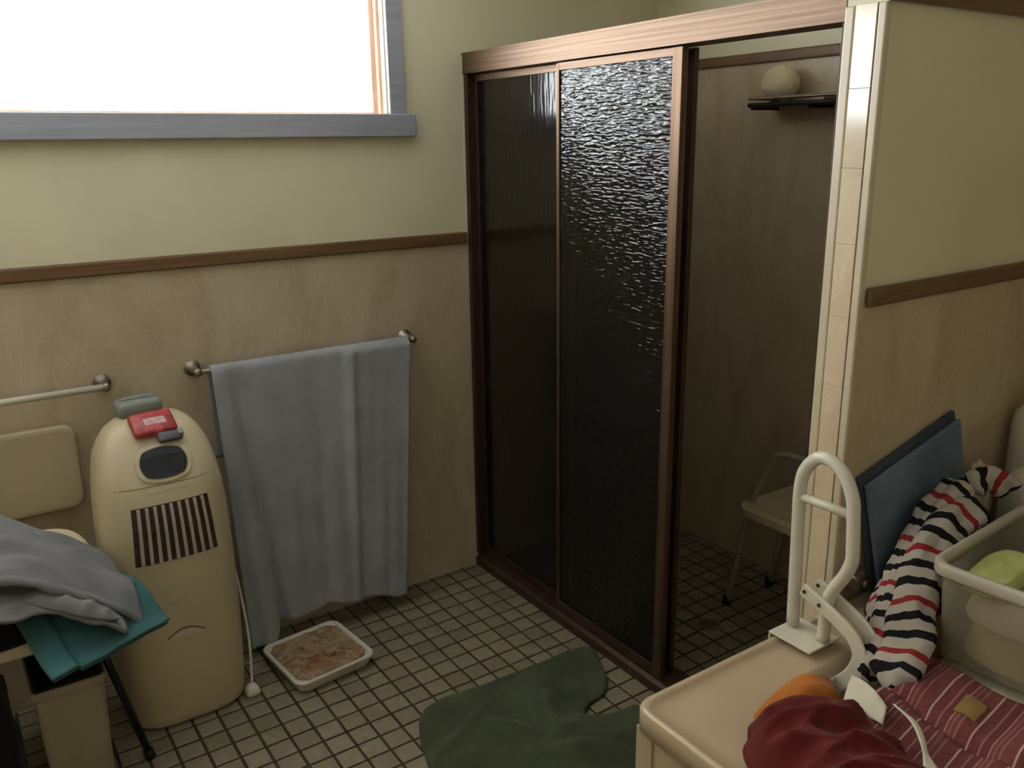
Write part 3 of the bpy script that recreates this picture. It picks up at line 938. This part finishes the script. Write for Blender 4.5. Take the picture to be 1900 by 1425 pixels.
bn = thing('waste_bin', 'cream square plastic bin standing under the stool', 'bin', (-1.56, -0.42, 0))
bx0, bx1, by0, by1 = -1.652, -1.482, -0.555, -0.31
def bl(ins, r): return rrect((bx0 + bx1) / 2, (by0 + by1) / 2, (bx1 - bx0) / 2 - ins, (by1 - by0) / 2 - ins, r, 4)
add('body', LOFT([(bl(.014, .012), 0.0), (bl(.013, .014), 0.008), (bl(.002, .014), 0.335), (bl(.0, .014), 0.348), (bl(-.0035, .014), 0.349), (bl(-.0035, .014), 0.366),
                  (bl(.003, .014), 0.367), (bl(.006, .012), 0.34), (bl(.016, .012), 0.012)], True, True), bin_m, bn)
add('liner', LOFT([(bl(.008, .012), 0.30), (bl(.007, .012), 0.372), (bl(.001, .012), 0.376), (bl(.0012, .012), 0.370), (bl(.012, .012), 0.30)], False, True), black_m, bn, smooth=True)

def bundle():
    bm = LOFT([(rrect(-1.815, -0.44, hx, hy, r_, 8), z) for hx, hy, r_, z in ((.105, .125, .05, 0), (.118, .14, .06, .02), (.122, .145, .06, .12), (.118, .14, .06, .24), (.108, .125, .06, .34), (.08, .09, .06, .40), (.035, .04, .03, .43))])
    bmesh.ops.subdivide_edges(bm, edges=bm.edges[:], cuts=2, use_grid_fill=True)
    for v in bm.verts:
        if v.co.z > 0.005:
            d = Vector((v.co.x + 1.815, v.co.y + 0.44, 0))
            v.co += d * (0.10 * ridge(v.co.x * 9, v.co.y * 9, v.co.z * 6) - 0.05)
    return bm
tag(add('dark_bundle', bundle(), black_m, smooth=True), 'dark slumped bundle on the floor beside the cream bin', 'bundle')

# dark garment on the seat, then the turquoise towel, then the grey clothes
tag(add('black_garment', heap(-1.735, -0.405, 0.20, 0.185, 0.0, 0.528, 0.040, 11, 0.006, (4, 9), 0.3, 0.05), black_m, smooth=True),
    'black garment lying on the stool seat under the turquoise towel', 'clothing')
def turq(u, v):
    # u: left->right, v: back->front ; bilinear over corner points, drooping beyond the seat
    BL, BR, FR, FL = Vector((-1.720, -0.300, 0.590)), Vector((-1.400, -0.405, 0.562)), Vector((-1.318, -0.620, 0.480)), Vector((-1.608, -0.722, 0.448))
    p_ = (BL * (1 - u) + BR * u) * (1 - v) + (FL * (1 - u) + FR * u) * v
    p_.z += 0.068 * math.sin(min(1, v * 1.15) * math.pi * 0.86) * (1 - 0.25 * u) 
    if u < 0.22:                       # rolled-over left side
        p_.z += 0.012 - 0.25 * (0.22 - u) ** 2 * (1.2 - v)
    p_.z += 0.004 * nz(u * 6, v * 6, 3)
    p_ += Vector((-0.35, 0.0, 0.0)) * (0.05 * v * (1 - v)) * (1 - u)
    return p_
tq = thing('turquoise_towel', 'folded turquoise towel draped over the front of the stool, under grey clothes', 'towel', (-1.52, -0.55, 0.45))
add('top_layer', patch(44, 44, turq), turq_m, tq, smooth=True, solid=0.007)
def turq_low(u, v):
    p_ = turq(0.02 + 0.97 * u, 0.03 + 0.955 * v); p_.z -= 0.011; return p_
add('under_layer', patch(40, 40, turq_low), turq_m, tq, smooth=True, solid=0.007)
def hem(u, v):
    p_ = turq(0.20 + 0.022 * u, 0.02 + 0.97 * v); p_.z += 0.0044; return p_
add('hem_seam', patch(2, 40, hem), turq_hem, tq, smooth=True, solid=0.001)

cr = add('cream_cloth', heap(-1.60, -0.325, 0.170, 0.10, R(-4), 0.590, 0.100, 21, 0.008, (4, 8), 0.1, 0.06, 6, (-0.01, 0)), cream_c, smooth=True)
tag(cr, 'cream cloth peeping out behind the grey clothes on the stool', 'cloth')
def shirt_low(u, v):
    x = -1.90 + 0.475 * u
    y = -0.36 - 0.28 * v
    fall = max(0, u - 0.62) / 0.38
    z = 0.690 - 0.10 * fall ** 1.4 - 0.02 * u - 0.075 * v ** 2.2
    z += 0.024 * ridge(x * 5 + 3, y * 14 + x * 7, 2.2) + 0.007 * ridge(x * 13, y * 24, 5)
    y -= 0.030 * nz(x * 7, 3.3, 1) * v
    return Vector((x, y, z))
s2 = thing('pale_grey_shirt', 'pale grey shirt with a bunched sleeve, lying on the turquoise towel', 'clothing', (-1.66, -0.5, 0.60))
add('body', patch(70, 46, shirt_low), grey2_m, s2, smooth=True, solid=0.010)
def sleeve(cx, cy, rx_, ry_, rot, ztop, slope, seed):
    bm = heap(cx, cy, rx_, ry_, rot, 0.0, 0.030, seed, 0.013, (26, 9), 0.25, 0.14, 2.6, (0, 0), 22, 72)
    for v in bm.verts: v.co.z += ztop + slope * (v.co.x - cx)
    return bm
add('sleeve', sleeve(-1.535, -0.606, 0.100, 0.034, R(-12), 0.598, -0.50, 81), grey2_m, s2, smooth=True)
def shirt_top(u, v):
    x = -1.92 + 0.540 * u - 0.062 * u * max(0, 1 - v * 1.5)
    y = -0.285 - 0.30 * v - 0.03 * u
    fall = max(0, u - 0.50) / 0.50
    z = 0.800 - 0.165 * fall ** 1.25 - 0.035 * u * (u > 0) - 0.105 * v ** 2.6 - 0.11 * max(0, 0.25 - v) / 0.25 * 0.6
    z += 0.022 * ridge(x * 4 + 1, y * 11 - x * 5, 7.7) + 0.009 * ridge(x * 12, y * 22, 3)
    y -= 0.020 * nz(x * 6, 8.3, 1) * v
    return Vector((x, y, z))
s1 = thing('grey_shirt', 'slate grey shirt spread over the top of the clothes on the stool', 'clothing', (-1.66, -0.42, 0.68))
add('body', patch(76, 46, shirt_top), grey_m, s1, smooth=True, solid=0.010)
def hem1(u, v):
    p_ = shirt_top(u, 0.955 + 0.05 * v); p_.z += 0.006 - 0.004 * v; return p_
add('rolled_hem', patch(76, 2, hem1), grey_m, s1, smooth=True, solid=0.010)

# ------------------------------------------------------------------ floor things
tr_ = thing('floor_tray', 'low square white-rimmed tray with mottled brown top on the floor tiles', 'tray', (-0.81, -0.295, 0))
trot = R(6)
def tl_(h, r): return rrect(-0.812, -0.295, h, h * 1.02, r, 6)
add('rim', LOFT([(tl_(.122, .03), 0.0), (tl_(.128, .03), 0.006), (tl_(.143, .036), 0.040), (tl_(.1435, .036), 0.044), (tl_(.141, .035), 0.047), (tl_(.131, .03), 0.0455), (tl_(.127, .028), 0.039)],
                True, True, trot, (-0.812, -0.295)), white_p, tr_, smooth=False)
bm = bmesh.new()
c_, s_ = math.cos(trot), math.sin(trot)
nn = 30
gv = {}
for i in range(nn + 1):
    for j in range(nn + 1):
        lx, ly = -0.126 + 0.252 * i / nn, -0.127 + 0.254 * j / nn
        # pull the corners in
        m_ = max(abs(lx), abs(ly)); l_ = math.hypot(lx, ly)
        if l_ > 0.160: lx *= 0.160 / l_; ly *= 0.160 / l_
        z = 0.0425 + 0.004 * nz(lx * 30, ly * 30, 5) + 0.003 * nz(lx * 70, ly * 70, 2)
        gv[i, j] = bm.verts.new((-0.812 + lx * c_ - ly * s_, -0.295 + lx * s_ + ly * c_, z))
for i in range(nn):
    for j in range(nn):
        bm.faces.new((gv[i, j], gv[i + 1, j], gv[i + 1, j + 1], gv[i, j + 1]))
add('mottled_top', bm, mott, tr_, smooth=True)

# green contour mat with a slit on its right side
def poly_mat(poly, step, zf, thick):
    P = [Vector((x, y)) for x, y in poly]
    # smooth outline
    dense = []
    for a_, b_ in zip(P, P[1:] + P[:1]):
        n_ = max(1, int((b_ - a_).length / 0.006))
        dense += [a_.lerp(b_, k / n_) for k in range(n_)]
    for _ in range(8):
        dense = [(dense[i - 1] + dense[i] * 2 + dense[(i + 1) % len(dense)]) / 4 for i in range(len(dense))]
    def inside(p_):
        c = False; n_ = len(dense)
        for i in range(n_):
            a_, b_ = dense[i - 1], dense[i]
            if (a_.y > p_.y) != (b_.y > p_.y) and p_.x < (b_.x - a_.x) * (p_.y - a_.y) / (b_.y - a_.y) + a_.x: c = not c
        return c
    x0 = min(p.x for p in dense); x1 = max(p.x for p in dense); y0 = min(p.y for p in dense); y1 = max(p.y for p in dense)
    nx, ny = int((x1 - x0) / step) + 1, int((y1 - y0) / step) + 1
    cells = [(i, j) for i in range(nx) for j in range(ny) if inside(Vector((x0 + (i + .5) * step, y0 + (j + .5) * step)))]
    cs_ = set(cells)
    cnt = {}
    for i, j in cells:
        for q in ((i, j), (i + 1, j), (i + 1, j + 1), (i, j + 1)): cnt[q] = cnt.get(q, 0) + 1
    bm = bmesh.new(); top = {}
    for q, n_ in cnt.items():
        p_ = Vector((x0 + q[0] * step, y0 + q[1] * step))
        if n_ < 4:
            p_ = min(dense, key=lambda d: (d - p_).length_squared).copy()
            z = zf(p_.x, p_.y) * 0.6
        else: z = zf(p_.x, p_.y)
        top[q] = (bm.verts.new((p_.x, p_.y, z + thick)), bm.verts.new((p_.x, p_.y, z)))
    edges = {}
    for i, j in cells:
        qs = ((i, j), (i + 1, j), (i + 1, j + 1), (i, j + 1))
        try:
            bm.faces.new([top[q][0] for q in qs]); bm.faces.new([top[q][1] for q in qs[::-1]])
        except ValueError: pass
        for a_, b_ in zip(qs, qs[1:] + qs[:1]):
            if (b_, a_) in edges: del edges[(b_, a_)]
            else: edges[(a_, b_)] = 1
    for a_, b_ in edges:
        bm.faces.new((top[a_][0], top[b_][0], top[b_][1], top[a_][1]))
    return bm
mat_poly = [(-0.02, -0.805), (-0.05, -0.768), (-0.11, -0.752), (-0.43, -0.746), (-0.585, -0.732), (-0.650, -0.742), (-0.692, -0.785), (-0.728, -0.865), (-0.760, -0.976),
            (-0.775, -1.12), (-0.765, -1.30), (-0.70, -1.42), (-0.60, -1.45), (-0.25, -1.45), (-0.11, -1.42), (-0.085, -1.30), (-0.105, -1.12), (-0.148, -1.108), (-0.215, -1.095), (-0.262, -1.085),
            (-0.262, -1.045), (-0.218, -1.012), (-0.146, -1.002), (-0.092, -0.955), (-0.055, -0.88)]
def mat_z(x, y):
    w = 0.024 * max(0, ridge(x * 3.1 + 1, y * 4.3, 3.0)) ** 3
    w += 0.042 * math.exp(-((x + 0.30) / 0.10) ** 2 - ((y + 1.12) / 0.06) ** 2) * 0.9
    w += 0.040 * math.exp(-(((x + 0.50) * 0.8 + (y + 0.98) * 0.6) / 0.035) ** 2 - (((x + 0.50) * -0.6 + (y + 0.98) * 0.8) / 0.09) ** 2)
    w += 0.036 * math.exp(-(((x + 0.36) * 0.6 + (y + 1.20) * 0.8) / 0.03) ** 2 - (((x + 0.36) * -0.8 + (y + 1.20) * 0.6) / 0.12) ** 2)
    return 0.003 + w + 0.0025 * nz(x * 22, y * 22, 8)
gm = add('bath_mat', poly_mat(mat_poly, 0.0125, mat_z, 0.012), green_m, smooth=True)
tag(gm, 'crumpled dark green bath mat on the floor in front of the shower', 'mat')

# ------------------------------------------------------------------ bath
BX0, BX1, BY1, BY0, BZ = -0.655, X1 - 0.006, D2 - 0.007, -2.40, 0.595
bt = thing('bathtub', 'cream enamel bathtub along the wall with its end sticking out past the shower', 'bathtub', ((BX0 + BX1) / 2, (BY0 + BY1) / 2, 0))
bcx, bcy, bhx, bhy = (BX0 + BX1) / 2, (BY0 + BY1) / 2, (BX1 - BX0) / 2, (BY1 - BY0) / 2
def bo(ins, r): return rrect(bcx, bcy, bhx - ins, bhy - ins, r, 10)
ix0, ix1, iy1, iy0 = -0.46, 0.82, -1.815, -2.30
icx, icy, ihx, ihy = (ix0 + ix1) / 2, (iy0 + iy1) / 2, (ix1 - ix0) / 2, (iy1 - iy0) / 2
def bi(ins, r): return rrect(icx, icy, ihx - ins, ihy - ins, r, 10)
add('tub', LOFT([(bo(.010, .035), BZ - .055), (bo(.0, .04), BZ - .050), (bo(.0, .04), BZ - .006), (bo(.003, .04), BZ), (bo(.010, .038), BZ + .002), (bo(.016, .036), BZ - .001), (bo(.024, .032), BZ - .009),
                 (bo(.06, .05), BZ - .010), (bi(-.012, .15), BZ - .011), (bi(-.002, .15), BZ - .014), (bi(.012, .15), BZ - .030), (bi(.035, .15), BZ - .15), (bi(.07, .15), BZ - .32), (bi(.11, .13), BZ - .385),
                 (bi(.17, .10), BZ - .41)], False, True), bath_m, bt, smooth=True)
add('end_panel', B(BX0 + 0.014, BX0 + 0.026, BY0 + 0.02, BY1 - 0.012, 0.0, BZ - 0.048), panel_m, bt, bevel=0.004)
add('front_panel', B(BX0 + 0.014, BX1, BY0 + 0.014, BY0 + 0.026, 0.0, BZ - 0.048), panel_m, bt, bevel=0.004)
add('corner_strip', B(BX0 + 0.009, BX0 + 0.016, BY1 - 0.052, BY1 - 0.006, 0.0, BZ - 0.05), panel_m, bt, bevel=0.002)
add('back_panel', B(BX0 + 0.02, -0.004, BY1 - 0.022, BY1 - 0.012, 0.0, BZ - 0.05), panel_m, bt)
bevel_o = None

# clamp-on grab rail
gr_ = thing('bath_grab_rail', 'white tubular grab rail clamped over the far rim of the bath', 'grab rail', (-0.165, -1.73, BZ))
RX = -0.168
loop = smooth_path([(RX, -1.690, 0.612), (RX, -1.686, 0.75), (RX, -1.682, 0.88), (RX, -1.681, 0.950), (RX, -1.690, 0.992), (RX, -1.718, 1.027), (RX, -1.752, 1.032), (RX, -1.788, 1.010), (RX, -1.812, 0.965),
                    (RX, -1.819, 0.915), (RX, -1.823, 0.86), (RX, -1.824, 0.825), (RX, -1.812, 0.788), (RX, -1.790, 0.748), (RX, -1.777, 0.715), (RX, -1.773, 0.67), (RX, -1.773, 0.612)], 5)
add('tube', S(loop, 0.0145, 16), white_e, gr_, smooth=True)
add('cross_bar', S([(RX, -1.683, 0.928), (RX, -1.818, 0.928)], 0.0105, 14), white_e, gr_, smooth=True)
bm = bmesh.new()
box(bm, RX - 0.062, RX + 0.045, -1.785, -1.672, BZ + 0.006, BZ + 0.011)
box(bm, RX - 0.062, RX + 0.045, -1.6765, -1.672, BZ - 0.03, BZ + 0.006)
add('saddle_plate', bm, white_e, gr_, bevel=0.002)
def flat_arm(x):
    yz = [(-1.727, 0.726), (-1.757, 0.714), (-1.793, 0.701), (-1.835, 0.684), (-1.866, 0.662), (-1.880, 0.630), (-1.869, 0.588), (-1.842, 0.548), (-1.815, 0.512)]
    pth = smooth_path([(x, y, z) for y, z in yz], 5)
    bm = bmesh.new(); rings = []
    n_ = len(pth)
    for i, p_ in enumerate(pth):
        t = (pth[min(i + 1, n_ - 1)] - pth[max(i - 1, 0)]).normalized()
        w = Vector((1, 0, 0)); b_ = t.cross(w)
        rings.append([bm.verts.new(p_ + w * a_ * 0.0045 + b_ * c_ * 0.0165) for a_, c_ in ((-1, -.8), (-.6, -1), (.6, -1), (1, -.8), (1, .8), (.6, 1), (-.6, 1), (-1, .8))])
    for a_, b_ in zip(rings, rings[1:]):
        for k in range(8): bm.faces.new((a_[k], a_[(k + 1) % 8], b_[(k + 1) % 8], b_[k]))
    bm.faces.new(rings[0]); bm.faces.new(rings[-1])
    return bm
for x in (RX - 0.024, RX + 0.024):
    a_ = add('clamp_arm', flat_arm(x), white_e, gr_)
    for y, z in ((-1.735, 0.723), (-1.775, 0.708)):
        add('bolt', S([(x - 0.007, y, z), (x + 0.007, y, z)], 0.0045, 10), bolt_m, a_)
add('clamp_pad', B(RX - 0.045, RX + 0.045, -1.832, -1.822, 0.485, 0.560), white_e, gr_, bevel=0.003)
add('clamp_bolt', S([(RX - 0.024, -1.80, 0.520), (RX - 0.024, -1.84, 0.520)], 0.005, 10), bolt_m, gr_)

# tap on the bath wall
tpx = thing('bath_tap', 'small worn chrome tap on the wall above the bath rim', 'tap', (0.035, -1.69, 0.665))
add('flange', LATHE((0.035, 0.668), 0, [(0.024, D2 - 0.004), (0.024, D2 - 0.009), (0.014, D2 - 0.013), (0.012, D2 - 0.035)], 22, 'y'), chrome, tpx, smooth=True)
bm = bmesh.new(); rgs = []
for i, (r_, yy) in enumerate(((0.012, D2 - 0.030), (0.026, D2 - 0.034), (0.028, D2 - 0.050), (0.024, D2 - 0.058), (0.010, D2 - 0.060))):
    rgs.append([bm.verts.new((0.035 + r_ * (1 + .10 * math.cos(5 * 2 * math.pi * k / 30)) * math.cos(2 * math.pi * k / 30), yy,
                              0.668 + r_ * (1 + .10 * math.cos(5 * 2 * math.pi * k / 30)) * math.sin(2 * math.pi * k / 30))) for k in range(30)])
for a_, b_ in zip(rgs, rgs[1:]):
    for k in range(30): bm.faces.new((a_[k], a_[(k + 1) % 30], b_[(k + 1) % 30], b_[k]))
bm.faces.new(rgs[0]); bm.faces.new(rgs[-1])
add('handle', bm, bolt_m, tpx, smooth=True)
add('cap', LATHE((0.035, 0.668), 0, [(0.010, D2 - 0.060), (0.010, D2 - 0.064), (0.006, D2 - 0.066)], 16, 'y'), chrome, tpx, smooth=True)

# ------------------------------------------------------------------ laundry in and on the bath
def sheet_bm():
    """white sheet filling the tub to the rim, with a fold coming up between the red and the striped cloths"""
    bm = heap(0.17, -2.057, 0.53, 0.178, 0.0, 0.36, 0.215, 31, 0.016, (4, 7), 0.5, 0.03, 7, (0, 0), 30, 100)
    return bm
ws = add('white_sheet', sheet_bm(), white_c, smooth=True)
tag(ws, 'big crumpled white sheet filling the bath under the other laundry', 'sheet')
wt = thing('white_cloth', 'white cloth edges showing between the maroon and pink striped cloths', 'cloth', (-0.30, -2.0, 0.60))
Q = [Vector((-0.273, -1.918, 0.642)), Vector((-0.33, -1.941, 0.642)), Vector((-0.339, -2.032, 0.642)), Vector((-0.308, -2.019, 0.642))]
def wf1(u, v):
    p_ = (Q[0] * (1 - u) + Q[3] * u) * (1 - v) + (Q[1] * (1 - u) + Q[2] * u) * v
    p_.z += 0.012 * math.sin(u * math.pi) * (1 - v) + 0.003 * nz(u * 5, v * 5, 1) - 0.02 * v * v
    return p_
add('corner_fold', patch(16, 10, wf1), white_c, wt, smooth=True, solid=0.003)
WL = smooth_path([(-0.301, -2.026, 0.645), (-0.32, -2.073, 0.645), (-0.354, -2.111, 0.645), (-0.383, -2.136, 0.645), (-0.42, -2.159, 0.645)], 6)
WR = smooth_path([(-0.294, -2.025, 0.645), (-0.308, -2.078, 0.645), (-0.34, -2.114, 0.645), (-0.372, -2.14, 0.645), (-0.396, -2.176, 0.645)], 6)
def wf2(u, v):
    i = int(round(u * (len(WL) - 1))); p_ = WL[i].lerp(WR[i], v); p_.z += 0.006 * (1 - v); return p_
add('edge_fold', patch(len(WL) - 1, 4, wf2), white_c, wt, smooth=True, solid=0.003)

og = add('orange_cloth', heap(-0.385, -1.878, 0.125, 0.052, R(8), 0.588, 0.052, 41, 0.008, (6, 12), 0.2, 0.12, 2.2), orange_m, smooth=True)
tag(og, 'orange cloth showing behind the maroon one on the bath', 'cloth')
def maroon():
    bm = heap(-0.512, -2.095, 0.132, 0.225, R(-16), 0.588, 0.066, 52, 0.0, (3, 6), 1.0, 0.10, 3.4, (0.015, 0.02), 46, 140)
    for v in bm.verts:
        x, y = v.co.x, v.co.y
        if v.co.z > 0.597:
            w = min(1, (v.co.z - 0.592) / 0.03)
            a = x * 0.45 + y * 0.9; b_ = x * 0.9 - y * 0.45
            f = 0.030 * ridge(a * 11 + 0.4 * math.sin(b_ * 9), b_ * 3.2, 1.9) + 0.013 * ridge(a * 26 + b_ * 5, b_ * 7, 4.4) + 0.006 * nz(x * 30, y * 30, 2)
            v.co.z = max(0.594, v.co.z + (f + 0.004) * w)
    return bm
rd = add('maroon_cloth', maroon(), red_m, smooth=True)
tag(rd, 'heap of maroon cloth on the near end of the bath', 'cloth')

def pink(u, v):
    # u along x (stripes run this way), v along y
    x = -0.075 - 0.330 * u
    y = -1.950 - 0.400 * v - 0.03 * u
    z = 0.628 + 0.020 * math.sin(v * 9 + 1) * (0.4 + u) * 0.5 + 0.010 * ridge(x * 5, y * 9, 4) - 0.045 * u * (1 - 0.5 * v) * u
    z -= 0.020 * math.exp(-((u - 0.45 - 0.1 * v) / 0.05) ** 2)
    x += 0.015 * nz(y * 8, u * 3, 2)
    return Vector((x, y, z))
pk = thing('pink_striped_cloth', 'pink cloth with thin white stripes lying on the bath in front of the plastic box', 'cloth', (-0.24, -2.15, 0.60))
add('fabric', patch(50, 60, pink, lambda u, v: (u * 0.33, v * 0.40)), pink_m, pk, smooth=True, solid=0.005)
def emb(u, v):
    p_ = pink(0.18 + 0.17 * u, 0.31 + 0.11 * v); p_.z += 0.0040; return p_
add('yellow_patch', patch(8, 8, emb), yellow_patch, pk, smooth=True, solid=0.001)

# striped towel: two bunched lengths of one towel
def lobe(path, w, h, seed, uoff):
    pts = smooth_path(path, 10)
    bm = bmesh.new(); lay = bm.loops.layers.uv.new('UVMap')
    n_ = len(pts); seg = 28; rings = []; dist = [uoff]
    for i in range(1, n_): dist.append(dist[-1] + (pts[i] - pts[i - 1]).length)
    for i, p_ in enumerate(pts):
        t = (pts[min(i + 1, n_ - 1)] - pts[max(i - 1, 0)]).normalized()
        side = t.cross(Vector((0, 0, 1))).normalized(); up = side.cross(t)
        endt = min(1, 0.25 + i / 4, 0.25 + (n_ - 1 - i) / 4)
        ring = []
        for k in range(seg):
            a = 2 * math.pi * k / seg
            rr_ = (1 + 0.36 * nz(math.cos(a) * 1.3 + seed, math.sin(a) * 1.3, i * 0.13 + seed) + 0.12 * math.cos(3 * a + seed + i * 0.06) + 0.10 * nz(math.cos(a) * 3, math.sin(a) * 3, i * 0.3 + seed)) * endt
            ring.append(bm.verts.new(p_ + side * math.cos(a) * w * rr_ + up * math.sin(a) * h * rr_))
        rings.append(ring)
    for i in range(n_ - 1):
        for k in range(seg):
            f = bm.faces.new((rings[i][k], rings[i][(k + 1) % seg], rings[i + 1][(k + 1) % seg], rings[i + 1][k]))
            sk = 0.012 * math.sin(2 * math.pi * k / seg + seed) + 0.006 * nz(math.cos(2 * math.pi * k / seg) * 2, math.sin(2 * math.pi * k / seg) * 2, seed)
            sk2 = 0.012 * math.sin(2 * math.pi * (k + 1) / seg + seed) + 0.006 * nz(math.cos(2 * math.pi * (k + 1) / seg) * 2, math.sin(2 * math.pi * (k + 1) / seg) * 2, seed)
            for lp, q in zip(f.loops, ((k, dist[i] + sk), (k + 1, dist[i] + sk2), (k + 1, dist[i + 1] + sk2), (k, dist[i + 1] + sk))):
                lp[lay].uv = (q[0] / seg, q[1])
    bm.faces.new(rings[0][::-1]); bm.faces.new(rings[-1])
    return bm
sw = thing('striped_towel', 'bunched white towel with black and red stripes lying along the bath wall', 'towel', (0.1, -1.8, 0.60))
add('bunched_length', lobe([(-0.205, -1.905, 0.598), (-0.110, -1.882, 0.650), (-0.015, -1.840, 0.690), (0.07, -1.812, 0.735), (0.15, -1.795, 0.790), (0.235, -1.790, 0.845), (0.33, -1.785, 0.862)], 0.036, 0.034, 1.0, 0.0), stripe_m, sw, smooth=True)
add('bunched_length', lobe([(-0.215, -1.965, 0.610), (-0.120, -1.945, 0.650), (-0.030, -1.895, 0.700), (0.05, -1.862, 0.748), (0.12, -1.842, 0.790), (0.20, -1.835, 0.825), (0.30, -1.835, 0.835)], 0.044, 0.038, 4.0, 0.03), stripe_m, sw, smooth=True)
add('bunched_length', lobe([(-0.06, -1.835, 0.625), (0.05, -1.81, 0.660), (0.16, -1.80, 0.71), (0.27, -1.80, 0.76), (0.37, -1.80, 0.80)], 0.05, 0.05, 7.0, 0.05), stripe_m, sw, smooth=True)
tail = lobe([(0.315, -1.800, 0.868), (0.355, -1.812, 0.885), (0.395, -1.835, 0.878), (0.42, -1.85, 0.85)], 0.030, 0.030, 2.0, 0.02)
add('bunched_end', tail, stripe_m, sw, smooth=True)
# heap that props the towel and mat up, out of sight behind them
pr_ = add('towel_heap', heap(0.215, -1.775, 0.20, 0.070, R(3), 0.592, 0.13, 61, 0.008, (4, 9), 0.3, 0.05, 3, (0.05, 0)), black_m, smooth=True)
tag(pr_, 'dark cloth heap under the striped towel on the bath rim', 'cloth')

# blue mat folded double, standing askew against the wall
bmx = thing('folded_blue_mat', 'slate blue mat folded double, leaning askew against the bath wall', 'mat', (0.2, -1.70, 0.60))
def slab(x0, z0, w, h, rot, ya, yb, lean):
    bm = bmesh.new()
    c, s = math.cos(rot), math.sin(rot)
    pts = []
    for px_, pz_ in rrect(w / 2, h / 2, w / 2, h / 2, 0.006, 4):
        pts.append((x0 + px_ * c - pz_ * s, z0 + px_ * s + pz_ * c, pz_))
    f_ = [bm.verts.new((x, ya + lean * (h - pz_), z)) for x, z, pz_ in pts]
    b_ = [bm.verts.new((x, yb + lean * (h - pz_), z)) for x, z, pz_ in pts]
    n_ = len(pts)
    bm.faces.new(f_); bm.faces.new(b_[::-1])
    for k in range(n_): bm.faces.new((f_[k], f_[(k + 1) % n_], b_[(k + 1) % n_], b_[k]))
    return bm
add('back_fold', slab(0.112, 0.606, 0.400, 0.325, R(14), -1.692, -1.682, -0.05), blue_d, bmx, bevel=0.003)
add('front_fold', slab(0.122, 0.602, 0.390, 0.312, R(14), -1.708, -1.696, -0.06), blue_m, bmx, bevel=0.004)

# translucent storage box
pbx = thing('plastic_box', 'open translucent plastic storage box of odds and ends on the bath', 'storage box', (0.16, -2.12, 0.61))
brot = R(4); bp = (-0.055, -1.925)
kx, ky, khx, khy = 0.180, -2.095, 0.235, 0.170
def kb(ins, r): return rrect(kx, ky, khx - ins, khy - ins, r, 6)
add('tub', LOFT([(kb(.034, .03), 0.612), (kb(.028, .035), 0.616), (kb(.012, .04), 0.815), (kb(.0125, .04), 0.817), (kb(.015, .04), 0.816), (kb(.031, .033), 0.621), (kb(.036, .028), 0.617)], True, True, brot, bp), tub_m, pbx, smooth=False)
add('rim', LOFT([(kb(.012, .04), 0.812), (kb(.001, .044), 0.811), (kb(-.001, .045), 0.815), (kb(-.001, .045), 0.834), (kb(.003, .045), 0.839), (kb(.011, .04), 0.839), (kb(.0155, .04), 0.834), (kb(.0155, .04), 0.812), (kb(.012, .04), 0.812)],
                False, False, brot, bp), rim_m, pbx, smooth=True)
for nm, m_, cx, cy, rx_, ry_, z0, h_, sd, lb in (
        ('green_cloth', green_c, 0.110, -2.000, 0.112, 0.048, 0.776, 0.026, 71, 'lime green cloth on top inside the plastic box'),
        ('pink_cloth', mauve_c, 0.116, -2.078, 0.121, 0.121, 0.714, 0.046, 72, 'pale pink cloth in the middle of the plastic box'),
        ('yellow_cloth', yell_c, 0.122, -2.080, 0.117, 0.117, 0.6215, 0.078, 73, 'straw yellow cloth at the bottom of the plastic box'),
        ('grey_cloth', grey_c, 0.310, -2.07, 0.066, 0.100, 0.6215, 0.15, 74, 'dark grey cloth at the back of the plastic box')):
    tag(add(nm, heap(cx, cy, rx_, ry_, brot, z0, h_, sd, 0.010, (6, 12), 0.6, 0.02, 14.0, (0, 0), 16, 48), m_, smooth=True), lb, 'cloth')

# bottles and paper at the far end of the bath
jg = thing('cream_jug', 'rounded cream plastic jug behind the plastic box', 'jug', (0.565, -1.868, 0.588))
add('body', LATHE(0.565, -1.868, [(0.085, 0.588), (0.095, 0.60), (0.098, 0.78), (0.092, 0.83), (0.072, 0.865), (0.040, 0.88)], 30), white_e, jg, smooth=True)
add('cap', LATHE(0.565, -1.868, [(0.032, 0.88), (0.033, 0.885), (0.033, 0.903), (0.028, 0.906)], 24), cream_p, jg, smooth=True)
bo_ = thing('cream_bottle', 'tall pale bottle standing in the corner at the right edge', 'bottle', (0.735, -1.75, 0.588))
add('body', LATHE(0.745, -1.755, [(0.060, 0.588), (0.066, 0.60), (0.066, 0.93), (0.060, 0.965), (0.034, 0.995), (0.022, 1.0)], 28), white_e, bo_, smooth=True)
add('cap', LATHE(0.745, -1.755, [(0.024, 1.0), (0.025, 1.004), (0.025, 1.04), (0.020, 1.045)], 22), white_p, bo_, smooth=True)
bm = bmesh.new()
bmesh.ops.create_icosphere(bm, subdivisions=4, radius=1)
for v in bm.verts:
    d = v.co.normalized()
    f = 1 + 0.25 * ridge(d.x * 2.1, d.y * 2.1, d.z * 2.1 + 4) + 0.12 * ridge(d.x * 5, d.y * 5, d.z * 5)
    v.co = Vector((0.515 + d.x * 0.040 * f, -1.725 + d.y * 0.030 * f, 0.735 + d.z * 0.105 * f))
    v.co.z = max(v.co.z, 0.588)
tag(add('paper_bag', bm, cream_c, smooth=False), 'crumpled cream paper bag beside the striped towel', 'bag')
